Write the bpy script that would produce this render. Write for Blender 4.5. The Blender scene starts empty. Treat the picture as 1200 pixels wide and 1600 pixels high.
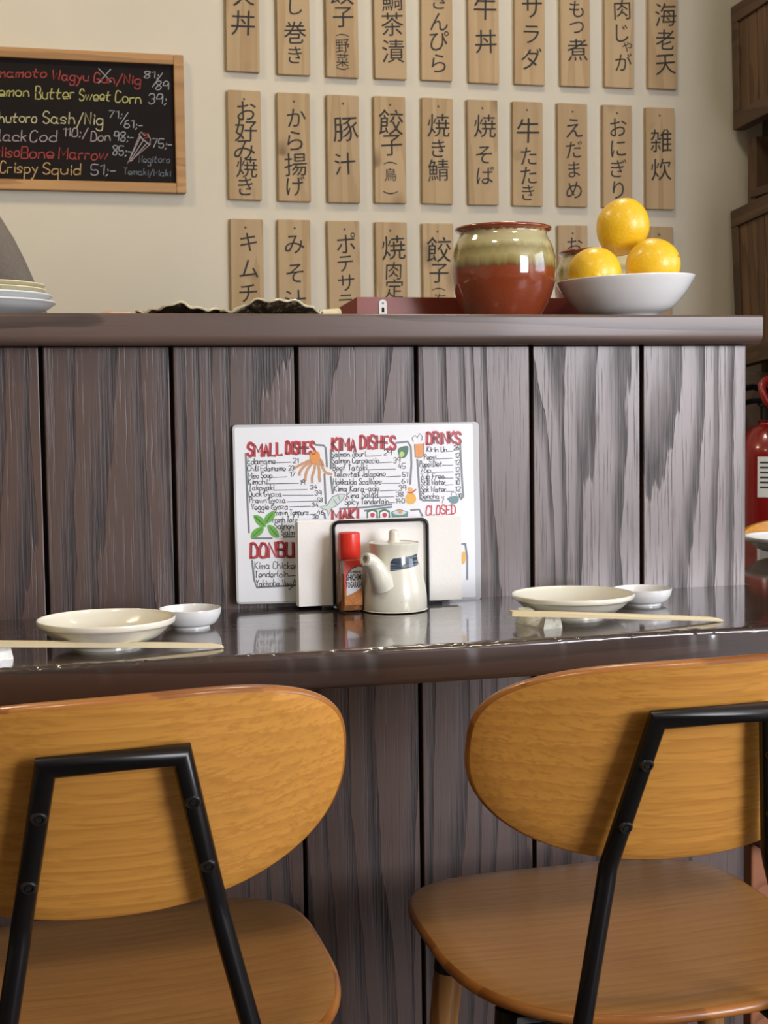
import bpy, bmesh, math, random
from mathutils import Vector, Matrix, noise as mnoise
random.seed(7)
PI = math.pi
SC = bpy.context.scene
COL = SC.collection

# ------------------------------------------------------------------ camera
F_PX, YAW, PITCH, ROLL = 2239.0, 0.24509, 0.06967, -0.0142
CAM = Vector((0, 0, 0.9905))
FW = Vector((math.sin(YAW)*math.cos(PITCH), math.cos(YAW)*math.cos(PITCH), -math.sin(PITCH)))
RT0 = Vector((math.cos(YAW), -math.sin(YAW), 0))
UP0 = RT0.cross(FW)
RT = math.cos(ROLL)*RT0 + math.sin(ROLL)*UP0
UP = -math.sin(ROLL)*RT0 + math.cos(ROLL)*UP0
cam = bpy.data.cameras.new('camera')
cam.sensor_fit = 'VERTICAL'; cam.sensor_height = 36.0; cam.lens = F_PX/1600*36.0
cam.clip_start = 0.05
cam.dof.use_dof = True; cam.dof.focus_distance = 1.5; cam.dof.aperture_fstop = 24
camo = bpy.data.objects.new('camera', cam); COL.objects.link(camo)
camo.matrix_world = Matrix(((RT.x, UP.x, -FW.x, CAM.x), (RT.y, UP.y, -FW.y, CAM.y), (RT.z, UP.z, -FW.z, CAM.z), (0, 0, 0, 1)))
SC.camera = camo

# ------------------------------------------------------------------ world, lights, exposure
SC.view_settings.view_transform = 'Standard'; SC.view_settings.look = 'None'
SC.view_settings.gamma = 1; SC.view_settings.use_curve_mapping = False
SC.view_settings.exposure = 0.60
W = bpy.data.worlds.new('world'); SC.world = W; W.use_nodes = True
bg = W.node_tree.nodes['Background']; bg.inputs[0].default_value = (.62, .76, 1, 1); bg.inputs[1].default_value = 1.0

def area(name, loc, target, sx, sy, power, color, spread=PI):
    l = bpy.data.lights.new(name, 'AREA'); l.shape = 'RECTANGLE'; l.size = sx; l.size_y = sy
    l.energy = power; l.color = color; l.spread = spread
    o = bpy.data.objects.new(name, l); COL.objects.link(o); o.location = loc
    d = Vector(target) - Vector(loc); o.rotation_euler = d.to_track_quat('-Z', 'Y').to_euler()
    return o
# daylight coming in through the two windows behind and to the right of the viewer
area('window_daylight_rear', (2.85, -2.43, 1.58), (2.85, 0, 1.5), 1.7, 1.84, 115, (.96, .94, 1.0))
area('window_daylight_side', (3.93, 0.3, 1.7), (0, 0.5, 1.6), 1.8, 1.4, 22, (.82, .91, 1.0))

def at_y(px, py, y):
    d = FW + (px-600)/F_PX*RT - (py-800)/F_PX*UP
    return CAM + d*(y/d.y)
def at_z(px, py, z):
    d = FW + (px-600)/F_PX*RT - (py-800)/F_PX*UP
    return CAM + d*((z-CAM.z)/d.z)
def ppm(p):                                  # photo pixels per metre at a point
    return F_PX/((Vector(p)-CAM).dot(FW))

# ------------------------------------------------------------------ materials
class NT:
    def __init__(s, name):
        s.m = bpy.data.materials.new(name); s.m.use_nodes = True
        s.t = s.m.node_tree; s.p = s.t.nodes['Principled BSDF']
    def n(s, typ, **kw):
        nd = s.t.nodes.new(typ)
        for k, v in kw.items():
            if k.startswith('i_'):
                key = k[2:]; key = int(key) if key.isdigit() else key.replace('_', ' ')
                nd.inputs[key].default_value = v
            else: setattr(nd, k, v)
        return nd
    def l(s, a, b): s.t.links.new(a, b)
    def math(s, op, a, b=None, c=None):
        nd = s.n('ShaderNodeMath', operation=op)
        for i, x in enumerate((a, b, c)):
            if x is None: continue
            if isinstance(x, (int, float)): nd.inputs[i].default_value = x
            else: s.l(x, nd.inputs[i])
        return nd.outputs[0]
    def mix(s, fac, a, b, mode='MIX'):
        nd = s.n('ShaderNodeMix', data_type='RGBA', blend_type=mode)
        for i, x in ((0, fac), (6, a), (7, b)):
            if isinstance(x, (int, float)): nd.inputs[i].default_value = x
            elif isinstance(x, tuple): nd.inputs[i].default_value = (*x[:3], 1)
            else: s.l(x, nd.inputs[i])
        return nd.outputs[2]
    def ramp(s, x, pts):
        nd = s.n('ShaderNodeValToRGB'); cr = nd.color_ramp
        while len(cr.elements) < len(pts): cr.elements.new(.5)
        for e, (p, c) in zip(cr.elements, pts):
            e.position = p; e.color = (*c, 1) if isinstance(c, tuple) else (c, c, c, 1)
        s.l(x, nd.inputs[0]); return nd.outputs[0]
    def coords(s, scale, rand=True):
        tc = s.n('ShaderNodeTexCoord'); v = tc.outputs['Object']
        if rand:
            oi = s.n('ShaderNodeObjectInfo')
            k = s.math('MULTIPLY', oi.outputs['Random'], 53.0)
            va = s.n('ShaderNodeVectorMath', operation='ADD'); s.l(v, va.inputs[0]); s.l(k, va.inputs[1]); v = va.outputs[0]
        mp = s.n('ShaderNodeVectorMath', operation='MULTIPLY'); s.l(v, mp.inputs[0]); mp.inputs[1].default_value = scale
        return mp.outputs[0]
    def noise(s, vec, scale=1.0, detail=2.0, rough=.5, dist=0.0):
        nd = s.n('ShaderNodeTexNoise'); s.l(vec, nd.inputs['Vector'])
        nd.inputs['Scale'].default_value = scale; nd.inputs['Detail'].default_value = detail
        nd.inputs['Roughness'].default_value = rough; nd.inputs['Distortion'].default_value = dist
        return nd.outputs[0]
    def bump(s, h, strength, dist=.002):
        nd = s.n('ShaderNodeBump'); nd.inputs['Strength'].default_value = strength; nd.inputs['Distance'].default_value = dist
        s.l(h, nd.inputs['Height']); s.l(nd.outputs[0], s.p.inputs['Normal'])
    def set(s, **kw):
        for k, v in kw.items():
            key = {'base': 'Base Color', 'rough': 'Roughness', 'spec': 'Specular IOR Level', 'metal': 'Metallic', 'coat': 'Coat Weight',
                   'coat_rough': 'Coat Roughness', 'trans': 'Transmission Weight', 'ior': 'IOR', 'sss': 'Subsurface Weight', 'alpha': 'Alpha'}[k]
            if isinstance(v, tuple): v = (*v[:3], 1)
            if isinstance(v, (int, float, tuple)): s.p.inputs[key].default_value = v
            else: s.l(v, s.p.inputs[key])
        return s

def srgb(r, g, b):
    f = lambda c: (c/255/12.92) if c <= 10 else ((c/255+.055)/1.055)**2.4
    return (f(r), f(g), f(b))

def plain(name, base, rough=.5, var=.12, vscale=40, bump=0, **kw):
    t = NT(name); t.set(rough=rough, **kw)
    nz = t.noise(t.coords((1, 1, 1)), vscale, 3, .6)
    d = tuple(c*(1-var) for c in base); e = tuple(min(1, c*(1+var)) for c in base)
    t.set(base=t.mix(nz, d, e))
    if bump: t.bump(nz, bump)
    return t.m

def wood(name, light, dark, along='X', across_f=7, along_f=.9, rings=9, rough=.4, fib=.5, ring_dark=(.5, .8), bump=.15, coat=0, spec=.5, tone=.15, coat_rough=.1, lin=0, lax='Z', wiga=.28, grain_rough=None, knots=0, ring_gain=1.0, fine_th=(.28, .45), fine_f=(420, 9)):
    """figured timber: contour lines of a stretched noise give the growth rings, a far finer stretched noise the pores"""
    t = NT(name); t.set(rough=rough, coat=coat, coat_rough=coat_rough, spec=spec)
    ax = 'XYZ'.index(along)
    def sc(c, a): v = [c, c, c]; v[ax] = a; return tuple(v)
    body = t.noise(t.coords(sc(across_f, along_f)), 1, 1.5, .45, .25)
    fine = t.noise(t.coords(sc(*fine_f)), 1, 3, .6)
    wig = t.noise(t.coords(sc(90, 8)), 1, 2, .6)
    v = t.math('ADD', t.math('MULTIPLY', body, rings), t.math('MULTIPLY', wig, wiga))
    if lin:
        sp = t.n('ShaderNodeSeparateXYZ'); t.l(t.coords((1, 1, 1)), sp.inputs[0])
        v = t.math('ADD', v, t.math('MULTIPLY', sp.outputs['XYZ'.index(lax)], lin))
    w = t.math('FRACT', v)
    ring = t.ramp(w, [(0, 0.0), (ring_dark[0], .12), (ring_dark[1], 1.0), (.97, .85), (1.0, 0.0)])
    pores = t.ramp(fine, [(.35, 1.0), (.62, .25)])
    ring = t.math('MULTIPLY', ring, ring_gain)
    fac = t.math('MULTIPLY', ring, t.math('ADD', t.math('MULTIPLY', pores, fib), 1-fib))
    fac = t.math('MAXIMUM', fac, t.math('MULTIPLY', t.ramp(fine, [(fine_th[0], 1.0), (fine_th[1], 0.0)]), fib*.55))
    c = t.mix(fac, light, dark)
    big = t.noise(t.coords(sc(5, 1.1)), 1, 2, .5)
    c = t.mix(1.0, c, t.ramp(big, [(.3, 1-tone), (.7, 1.0)]), 'MULTIPLY')
    if knots:
        vo = t.n('ShaderNodeTexVoronoi'); t.l(t.coords(sc(15, 9)), vo.inputs['Vector']); vo.inputs['Scale'].default_value = 1.0
        g_ = t.ramp(t.noise(t.coords((3, 3, 3)), 4, 1), [(.52, 0.0), (.58, 1.0)])
        kf = t.math('MULTIPLY', t.math('MULTIPLY', t.ramp(vo.outputs['Distance'], [(.05, 1.0), (.22, .35), (.34, 0.0)]), g_), knots)
        c = t.mix(kf, c, tuple(x*.35 for x in dark))
    if grain_rough:
        t.set(rough=t.math('ADD', t.math('MULTIPLY', fac, grain_rough-rough), rough))
        t.set(spec=t.math('SUBTRACT', spec, t.math('MULTIPLY', fac, spec*.5)))
    t.set(base=c)
    t.bump(t.math('SUBTRACT', 1.0, fac), bump, .0015)
    return t.m

M = {}
M['wall'] = plain('plaster', (.56, .52, .42), .85, .05, 6, 0)
M['ceiling'] = plain('ceiling_paint', (.62, .58, .5), .9, .04)
M['floor'] = wood('floor_timber', (.10, .06, .035), (.05, .03, .02), 'X', 6, .8, 6, .45)
M['sidewall'] = plain('brown_wall', (.10, .07, .045), .8, .1, 5)
M['plank'] = wood('stained_ash', (.098, .057, .046), (.020, .020, .024), 'Z', 8, 1.0, 6.5, .36, .70, (.50, .88), .3, 0, .85, .25, lin=26, lax='X', wiga=.45, grain_rough=.52)
M['ledge'] = wood('stained_ledge', (.13, .085, .07), (.05, .033, .028), 'X', 14, .9, 6, .38, .4, (.4, .9), .12, .15, .5)
M['counter'] = wood('lacquered_counter', (.050, .026, .019), (.018, .009, .007), 'X', 12, .8, 6, .35, .4, (.4, .9), .03, 1.0, .5, .2, .07)
M['gap'] = plain('dark_gap', (.012, .009, .008), .8)
M['chair'] = wood('honey_oak_veneer', (.78, .37, .072), (.40, .15, .024), 'X', 7, .9, 6, .34, .75, (.30, .9), .10, .25, .5, .2, .15, lin=70, lax='Z', wiga=.9, ring_gain=.5, fine_th=(.36, .54), fine_f=(300, 5))
M['seat'] = wood('oak_seat_veneer', (.44, .215, .066), (.26, .11, .03), 'X', 7, .9, 6, .42, .75, (.3, .9), .08, .12, .5, .2, .2, lin=60, lax='Y', wiga=.9, ring_gain=.6, fine_th=(.36, .54), fine_f=(300, 5))
M['edge'] = wood('ply_edge', (.42, .16, .03), (.25, .08, .015), 'X', 4, 3, 5, .35, .3, (.4, .9), .05, .3)
M['leg'] = wood('oak_leg', (.36, .17, .05), (.2, .085, .02), 'Z', 20, 2, 5, .4, .4)
M['black'] = plain('black_powder_coat', (.006, .006, .007), .26, .1, 200, spec=.35)
M['bolt'] = plain('dark_steel', (.05, .05, .05), .3, .1, 200, 0, metal=.8)
M['pine'] = wood('pine_board', (.47, .34, .19), (.39, .265, .135), 'Z', 22, 1.2, 4, .7, .25, (.3, .9), .08, 0, .3, .18, knots=.8)
M['oakframe'] = wood('board_frame', (.44, .24, .085), (.28, .14, .045), 'X', 20, 1.5, 5, .55, .4, (.3, .9), .08)
M['ink'] = plain('brush_ink', (.012, .011, .010), .7, .1)
M['nail'] = plain('nail', (.03, .025, .02), .5)
M['slate'] = plain('chalkboard', (.010, .0075, .007), .8, .25, 12, spec=.15)
for k, c in dict(ch_red=(.30, .045, .04), ch_yellow=(.42, .40, .14), ch_cream=(.46, .42, .24), ch_pink=(.36, .30, .30), ch_orange=(.45, .30, .12), ch_white=(.34, .36, .38), ch_blue=(.14, .17, .20)).items():
    M[k] = plain('chalk_'+k, c, .95, .5, 350)
M['cream'] = plain('cream_glaze', (.86, .84, .72), .16, .02, 8, 0, coat=.5)
M['white'] = plain('white_glaze', (.85, .86, .85), .15, .02, 8, 0, coat=.5)
M['bluewhite'] = plain('pale_blue_glaze', (.70, .72, .72), .25, .03, 8, 0, coat=.4)
M['creamtex'] = plain('cream_ribbed_glaze', (.80, .74, .52), .35, .12, 120, .2)
M['napkin'] = plain('paper_napkin', (.9, .89, .86), .9, .03, 300, .1)
M['paper'] = plain('menu_paper', (.78, .81, .86), .35, .01, 4, 0, coat=.6, coat_rough=.12)
M['laminate'] = plain('laminate_film', (.50, .52, .55), .15, .02, 4, 0, coat=.5)
for k, c in dict(pr_red=(.55, .028, .04), pr_gray=(.17, .20, .22), pr_ink=(.035, .045, .05), pr_orange=(.72, .28, .06), pr_green=(.13, .40, .05), pr_dgreen=(.05, .16, .08),
                 pr_tan=(.55, .30, .16), pr_teal=(.12, .24, .27), pr_pale=(.55, .66, .62), pr_yellow=(.75, .42, .05), pr_lime=(.45, .6, .2)).items():
    M[k] = plain('print_'+k, c, .35, .12, 250)
M['redcap'] = plain('red_plastic', (.72, .035, .018), .3, .05, 20)
M['redlabel'] = plain('red_label', (.62, .04, .02), .35, .05, 20)
M['spice'] = plain('spice_powder', (.50, .20, .06), .9, .55, 420)
M['silver'] = plain('silver_label', (.60, .62, .66), .35, .05, 40)
t = NT('clear_glass'); t.set(base=(.95, .95, .93), rough=.03, trans=1.0, ior=1.45); M['glass'] = t.m
t = NT('window_glass'); t.set(base=(.95, .97, .97), rough=.02, trans=1.0, ior=1.1); M['wglass'] = t.m
t = NT('speckled_stoneware'); v = t.coords((1, 1, 1))
vor = t.n('ShaderNodeTexVoronoi'); t.l(v, vor.inputs['Vector']); vor.inputs['Scale'].default_value = 210
sp = t.ramp(vor.outputs['Distance'], [(.06, 1.0), (.16, 0.0)])
gate = t.ramp(t.noise(v, 60, 2), [(.60, 0.0), (.66, 1.0)])
t.set(base=t.mix(t.math('MULTIPLY', sp, gate), t.mix(t.noise(v, 25, 3), (.70, .68, .56), (.78, .77, .68)), (.22, .16, .1)), rough=.28, coat=.35); M['stoneware'] = t.m
t = NT('ink_blue_brush'); v = t.coords((40, 40, 600)); nz = t.noise(v, 1, 3, .6)
t.set(base=t.ramp(nz, [(.3, (.015, .02, .04)), (.52, (.06, .085, .13)), (.75, (.32, .37, .42))]), rough=.15, coat=.6); M['brush'] = t.m
t = NT('crackled_rest_glaze'); v = t.coords((1, 1, 1)); nz = t.noise(v, 110, 4, .65)
t.set(base=t.ramp(nz, [(.25, (.16, .11, .05)), (.42, (.55, .54, .42)), (.6, (.62, .66, .60)), (.8, (.40, .52, .50))]), rough=.2, coat=.6); M['rest'] = t.m
M['bamboo'] = wood('pale_aspen', (.80, .70, .45), (.68, .56, .33), 'X', 60, 3, 4, .6, .2, (.3, .9), .03)
# glazed jar: brown body, olive upper glaze running down, red lip
t = NT('jar_glaze'); tc = t.n('ShaderNodeTexCoord'); sx = t.n('ShaderNodeSeparateXYZ'); t.l(tc.outputs['Object'], sx.inputs[0])
drip = t.noise(t.coords((130, 130, 10)), 1, 3, .6)
hz = t.math('ADD', sx.outputs[2], t.math('MULTIPLY', t.math('SUBTRACT', drip, .5), .012))
spot = t.noise(t.coords((1, 1, 1)), 300, 2)
body = t.mix(spot, (.20, .035, .012), (.27, .055, .018))
col = t.ramp(t.math('MULTIPLY', hz, 8.0), [(.0, (1, 1, 1)), (.520, (1, 1, 1)), (.535, (0, 0, 0)), (1.0, (0, 0, 0))])
up = t.ramp(t.math('MULTIPLY', hz, 8.0), [(.52, (.09, .05, .014)), (.57, (.25, .19, .065)), (.64, (.38, .33, .14)), (.72, (.26, .21, .085)), (.78, (.46, .42, .22)), (.90, (.45, .38, .20)), (.915, (.26, .05, .018)), (1.0, (.22, .04, .015))])
t.set(base=t.mix(col, up, body), rough=.10, coat=.8, coat_rough=.05)
t.bump(t.noise(t.coords((3, 3, 110)), 1, 2), .12, .002); M['jar'] = t.m
t = NT('lemon_peel'); v = t.coords((1, 1, 1)); nz = t.noise(v, 260, 3, .6)
t.set(base=t.mix(t.noise(v, 22, 3), (.84, .50, .012), (.88, .58, .03)), rough=.35, coat=.25, coat_rough=.2); t.bump(nz, .35, .002); M['lemon'] = t.m
M['redwood'] = plain('red_lacquer', (.25, .05, .035), .28, .1, 30, 0, coat=.5)
M['steel_white'] = plain('white_enamel', (.75, .77, .74), .3, .03)
t = NT('bronze_crackle'); v = t.coords((1, 1, 1)); nz = t.noise(v, 70, 4, .7)
t.set(base=t.ramp(nz, [(.35, (.012, .009, .007)), (.55, (.05, .035, .02)), (.72, (.45, .38, .22))]), rough=.22, coat=.5); M['bronze'] = t.m
M['rim'] = plain('worn_gold_rim', (.62, .55, .38), .22, .6, 90, 0, coat=.4)
M['shutter'] = wood('brown_shutter', (.155, .085, .040), (.08, .042, .02), 'Z', 14, 1.2, 5, .6, .3, (.4, .9), .06)
M['shutterframe'] = wood('brown_shutter_frame', (.11, .062, .034), (.06, .033, .018), 'Y', 14, 1.2, 5, .6, .3, (.4, .9), .06)
M['extred'] = plain('extinguisher_red', (.22, .009, .008), .25, .05, 10, 0, coat=.5)
M['fabric'] = plain('grey_knit', (.16, .135, .11), .95, .25, 180, .3)
M['skin'] = plain('skin', (.50, .30, .20), .55, .05, 30)
M['hair'] = plain('dark_hair', (.02, .014, .01), .5, .3, 200)
M['trousers'] = plain('dark_cloth', (.03, .03, .035), .9, .2, 100)
M['crate'] = wood('reddish_crate', (.33, .12, .05), (.2, .07, .03), 'Y', 14, 1.2, 5, .5, .3)
M['lampwhite'] = plain('lamp_enamel', (.7, .7, .68), .4, .03)
t = NT('lamp_diffuser'); t.p.inputs['Emission Color'].default_value = (1, .82, .58, 1); t.p.inputs['Emission Strength'].default_value = 4; M['lampglow'] = t.m

# ------------------------------------------------------------------ builders
def link(name, me, parent=None, mats=()):
    o = bpy.data.objects.new(name, me); COL.objects.link(o)
    if parent is not None: o.parent = parent
    for m in mats: me.materials.append(M[m] if isinstance(m, str) else m)
    return o
def mesh(name, vf, m, parent=None, smooth=False, loc=None):
    me = bpy.data.meshes.new(name); me.from_pydata([tuple(v) for v in vf[0]], [], [tuple(f) for f in vf[1]])
    me.validate(); me.update()
    if smooth:
        me.polygons.foreach_set('use_smooth', [True]*len(me.polygons)); me.set_sharp_from_angle(angle=math.radians(40))
    o = link(name, me, parent, [m])
    if loc is not None: o.location = loc
    return o
def tag(o, label, cat, group=None):
    o['label'] = label; o['category'] = cat
    if group: o['group'] = group
    return o
def struct(o): o['kind'] = 'structure'; return o
def thing(name, label, cat, loc=(0, 0, 0), rz=0, group=None):
    o = bpy.data.objects.new(name, None); COL.objects.link(o); o.location = loc; o.rotation_euler = (0, 0, rz); o.empty_display_size = .05
    return tag(o, label, cat, group)
def boxvf(x0, x1, y0, y1, z0, z1, bev=0, seg=2):
    bm = bmesh.new(); bmesh.ops.create_cube(bm, size=1)
    for v in bm.verts: v.co = ((x0+x1)/2+v.co.x*(x1-x0), (y0+y1)/2+v.co.y*(y1-y0), (z0+z1)/2+v.co.z*(z1-z0))
    if bev: bmesh.ops.bevel(bm, geom=bm.edges[:], offset=bev, segments=seg, affect='EDGES', profile=.5)
    bm.verts.index_update()
    r = ([v.co.copy() for v in bm.verts], [[v.index for v in f.verts] for f in bm.faces]); bm.free(); return r
def box(name, x0, x1, y0, y1, z0, z1, m, parent=None, bev=0, seg=2):
    return mesh(name, boxvf(x0, x1, y0, y1, z0, z1, bev, seg), m, parent, False)
def join(*parts):
    V, Fs = [], []
    for v, f in parts:
        k = len(V); V += list(v); Fs += [[i+k for i in q] for q in f]
    return V, Fs
def lathe(prof, n=48, closed=True):
    V, Fs = [], []; k = len(prof)
    for i in range(n):
        a = 2*PI*i/n
        for r, z in prof: V.append((r*math.cos(a), r*math.sin(a), z))
    for i in range(n):
        j = (i+1) % n
        for q in range(k-1): Fs.append((i*k+q, j*k+q, j*k+q+1, i*k+q+1))
    if prof[0][0] > 1e-6: Fs.append([i*k for i in range(n)][::-1])
    if prof[-1][0] > 1e-6 and closed: Fs.append([i*k+k-1 for i in range(n)])
    return V, Fs
def spline(pts, n=6, closed=False):
    P = [Vector(p) for p in pts]
    if len(P) < 3: return P
    out = []; N = len(P)
    for i in range(N if closed else N-1):
        a, b, c, d = (P[(i-1) % N], P[i], P[(i+1) % N], P[(i+2) % N]) if closed else (P[max(i-1, 0)], P[i], P[i+1], P[min(i+2, N-1)])
        for s in range(n):
            u = s/n
            out.append(.5*((2*b)+(c-a)*u+(2*a-5*b+4*c-d)*u*u+(3*b-a-3*c+d)*u**3))
    if not closed: out.append(P[-1])
    return out
def smoothprof(pts, n=5):
    return [(max(0, p.x), p.y) for p in spline([(a, b, 0) for a, b in pts], n)]
def tube(path, r, n=12, closed=False, caps=True):
    P = [Vector(p) for p in path]; N = len(P); R_ = r if isinstance(r, (list, tuple)) else [r]*N
    V, Fs = [], []; prev = None
    for i in range(N):
        a = P[(i-1) % N] if (closed or i) else P[0]; c = P[(i+1) % N] if (closed or i < N-1) else P[-1]
        d1 = (P[i]-a).normalized() if (P[i]-a).length > 1e-9 else None; d2 = (c-P[i]).normalized() if (c-P[i]).length > 1e-9 else None
        d = ((d1 or d2)+(d2 or d1)).normalized()
        if prev is None: u = d.orthogonal().normalized()
        else: u = (prev-d*prev.dot(d)).normalized()
        prev = u; w = d.cross(u)
        k = 1.0; b = None
        if d1 and d2:
            ch = max(.45, d1.dot(d)); k = 1/ch; e = (d2-d1)
            b = e.normalized() if e.length > 1e-6 else None
        for j in range(n):
            q = (u*math.cos(2*PI*j/n)+w*math.sin(2*PI*j/n))*R_[i]
            if b is not None and k > 1.001:
                bb = (b-d*b.dot(d)).normalized(); q += bb*q.dot(bb)*(k-1)
            V.append(P[i]+q)
    for i in range(N if closed else N-1):
        for j in range(n):
            a, b_ = i*n+j, i*n+(j+1) % n; c, d_ = ((i+1) % N)*n+(j+1) % n, ((i+1) % N)*n+j
            Fs.append((a, b_, c, d_))
    if caps and not closed: Fs += [list(range(n))[::-1], [(N-1)*n+j for j in range(n)]]
    return V, Fs
def disc_slab(outline, place, thick, edge_mat=1, rings=7):
    """a slab with the given closed 2-D outline, bent by place(s, t, d) (d = depth through the thickness); edge faces get material 1"""
    n = len(outline); V, Fs, mi = [], [], []
    cx = sum(p[0] for p in outline)/n; cy = sum(p[1] for p in outline)/n
    def ring(k, d): return [place(cx+(p[0]-cx)*k, cy+(p[1]-cy)*k, d) for p in outline]
    e = thick*.35; half = thick/2; w = 2*max(abs(p[0]-cx) for p in outline); kk = 1-2*e/w*1.2
    ks = [i/rings*kk for i in range(1, rings+1)]
    layers = [('c', -half)]+[(k, -half) for k in ks]+[(1-(1-kk)*.3, -half*.72), (1.0, -half*.25), (1.0, half*.25), (1-(1-kk)*.3, half*.72)]+[(k, half) for k in ks[::-1]]+[('c', half)]
    idx = []
    for k, d in layers:
        if k == 'c': idx.append([len(V)]); V.append(place(cx, cy, d))
        else:
            idx.append(list(range(len(V), len(V)+n))); V += ring(k, d)
    for a in range(len(idx)-1):
        A, B = idx[a], idx[a+1]; em = 1 if rings <= a <= rings+4 else 0
        for j in range(n):
            j2 = (j+1) % n
            if len(A) == 1: Fs.append((A[0], B[j2], B[j]))
            elif len(B) == 1: Fs.append((A[j], A[j2], B[0]))
            else: Fs.append((A[j], A[j2], B[j2], B[j]))
            mi.append(em)
    return V, Fs, mi
def slab(name, data, m0, m1, parent):
    o = mesh(name, data[:2], m0, parent, True); o.data.materials.append(M[m1])
    o.data.polygons.foreach_set('material_index', data[2]); return o
def superell(wx, up, dn, eu, ed, n=96):
    out = []
    for i in range(n):
        a = 2*PI*i/n; c, s = math.cos(a), math.sin(a); e = eu if s >= 0 else ed; h = up if s >= 0 else dn
        out.append((wx*math.copysign(abs(c)**(2/e), c), h*math.copysign(abs(s)**(2/e), s)))
    return out
def copy_tree(o, parent=None):
    c = o.copy(); COL.objects.link(c); c.parent = parent
    for ch in list(o.children): copy_tree(ch, c)
    return c

# handwriting: single-stroke letters on a grid (baseline 3, x-height 6, capitals 9)
GL = {'a': "45361604133345 464353", 'b': "0903 0516364544331304", 'c': "4536160504133343", 'd': "4536160504133344 4943", 'e': "04444536160504133343", 'f': "48392813 0636",
 'g': "4536160504133344 4641301001", 'h': "0903 0516364443", 'i': "1613 1718", 'j': "26211000 2728", 'k': "0903 3605 1533", 'l': "090413", 'm': "0603 05162623 25465653", 'n': "0603 0516364443",
 'o': "160504133344453616", 'p': "0600 0516364544331304", 'q': "4536160504133344 4640", 'r': "0603 051636", 's': "4536160534331303", 't': "28142333 0646", 'u': "0604133344 4643", 'v': "062346",
 'w': "0613364366", 'x': "0643 4603", 'y': "0624 461000", 'z': "06460343",
 'A': "032943 1535", 'B': "0903 0939473606 0636454303", 'C': "4839190704133344", 'D': "0903 092947442303", 'E': "49090343 0636", 'F': "490903 0636", 'G': "483919070413334525", 'H': "0903 4943 0646", 'I': "1913",
 'J': "39341304", 'K': "0903 4906 0643", 'L': "090343", 'M': "0309356963", 'N': "03094349", 'O': "190704133344473919", 'P': "0903 0939473606", 'Q': "190704133344473919 2443", 'R': "0903 0939473606 2643",
 'S': "48391907264544331304", 'T': "0949 2923", 'U': "090413334449", 'V': "092349", 'W': "0913375369", 'X': "0943 4903", 'Y': "0926 4926 2623", 'Z': "09490343",
 '0': "190704133344473919", '1': "082923", '2': "08193948460343", '3': "0819394736 26364544331304", '4': "290545 3733", '5': "490906364544331304", '6': "3918050413334445361605", '7': "094913",
 '8': "2648391908264533130426", '9': "483919070616364843", '/': "0149", '-': "0535", ';': "1516 1302", ',': "1302", '.': "1314", '=': "0545"}
SHARP = set('AEFHIKLMNTVWXYZkvwxz147/')
def write(text, x0, yb, cap, x1=None, slope=0.0, jit=.25, slant=.08):
    """polylines (photo-plane coordinates, y down) for one run of handwriting"""
    u = cap/6.0; runs = []; cur = 0.0
    for ch in text:
        if ch == ' ': cur += 3.2; continue
        g = GL.get(ch)
        if not g: continue
        wmax = 0; dy = random.uniform(-jit, jit)
        for s in g.split():
            pts = [(int(s[i]), int(s[i+1])) for i in range(0, len(s)-1, 2)]
            wmax = max(wmax, max(p[0] for p in pts))
            pts = [(cur+p[0]+random.uniform(-jit, jit)*.6+slant*(p[1]-3), p[1]-3+dy+random.uniform(-jit, jit)*.5) for p in pts]
            if ch not in SHARP and len(pts) > 2: pts = [(p.x, p.y) for p in spline([(a, b, 0) for a, b in pts], 4)]
            runs.append(pts)
        cur += wmax+1.5
    k = (x1-x0)/(cur-1.5)/u if x1 else .75
    return [[(x0+p[0]*u*k, yb-p[1]*u+slope*p[0]*u*k) for p in r] for r in runs]
def ribbons(lines, to2d, width, lift=0.0):
    """flat strokes in the plane given by to2d(px,py)->(u,v)"""
    V, Fs = [], []
    for ln in lines:
        P = [Vector((*to2d(*p), 0)) for p in ln]
        P = [p for i, p in enumerate(P) if i == 0 or (p-P[i-1]).length > 1e-6]
        if len(P) < 2: continue
        k = len(V)
        for i, p in enumerate(P):
            d = (P[min(i+1, len(P)-1)]-P[max(i-1, 0)]).normalized(); nrm = Vector((-d.y, d.x, 0))*width/2
            if i == 0: p = p-d*width*.3
            if i == len(P)-1: p = p+d*width*.3
            V += [p+nrm, p-nrm]
        for i in range(len(P)-1): Fs.append((k+2*i, k+2*i+1, k+2*i+3, k+2*i+2))
    return V, Fs
def poly(pts, to2d, smoothn=0):
    if smoothn: pts = [(p.x, p.y) for p in spline([(a, b, 0) for a, b in pts], smoothn, True)]
    P = [Vector((*to2d(*p), 0)) for p in pts]
    return P, [list(range(len(P)))]
def glyph(ch, bold=0):
    c = bpy.data.curves.new('g', 'FONT'); c.body = ch; c.offset = bold; c.resolution_u = 3
    o = bpy.data.objects.new('g', c); COL.objects.link(o)
    dg = bpy.context.evaluated_depsgraph_get(); dg.update()
    me = o.evaluated_get(dg).to_mesh()
    V = [v.co.copy() for v in me.vertices]; Fs = [list(p.vertices) for p in me.polygons]
    bpy.data.objects.remove(o); bpy.data.curves.remove(c)
    return V, Fs

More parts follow.
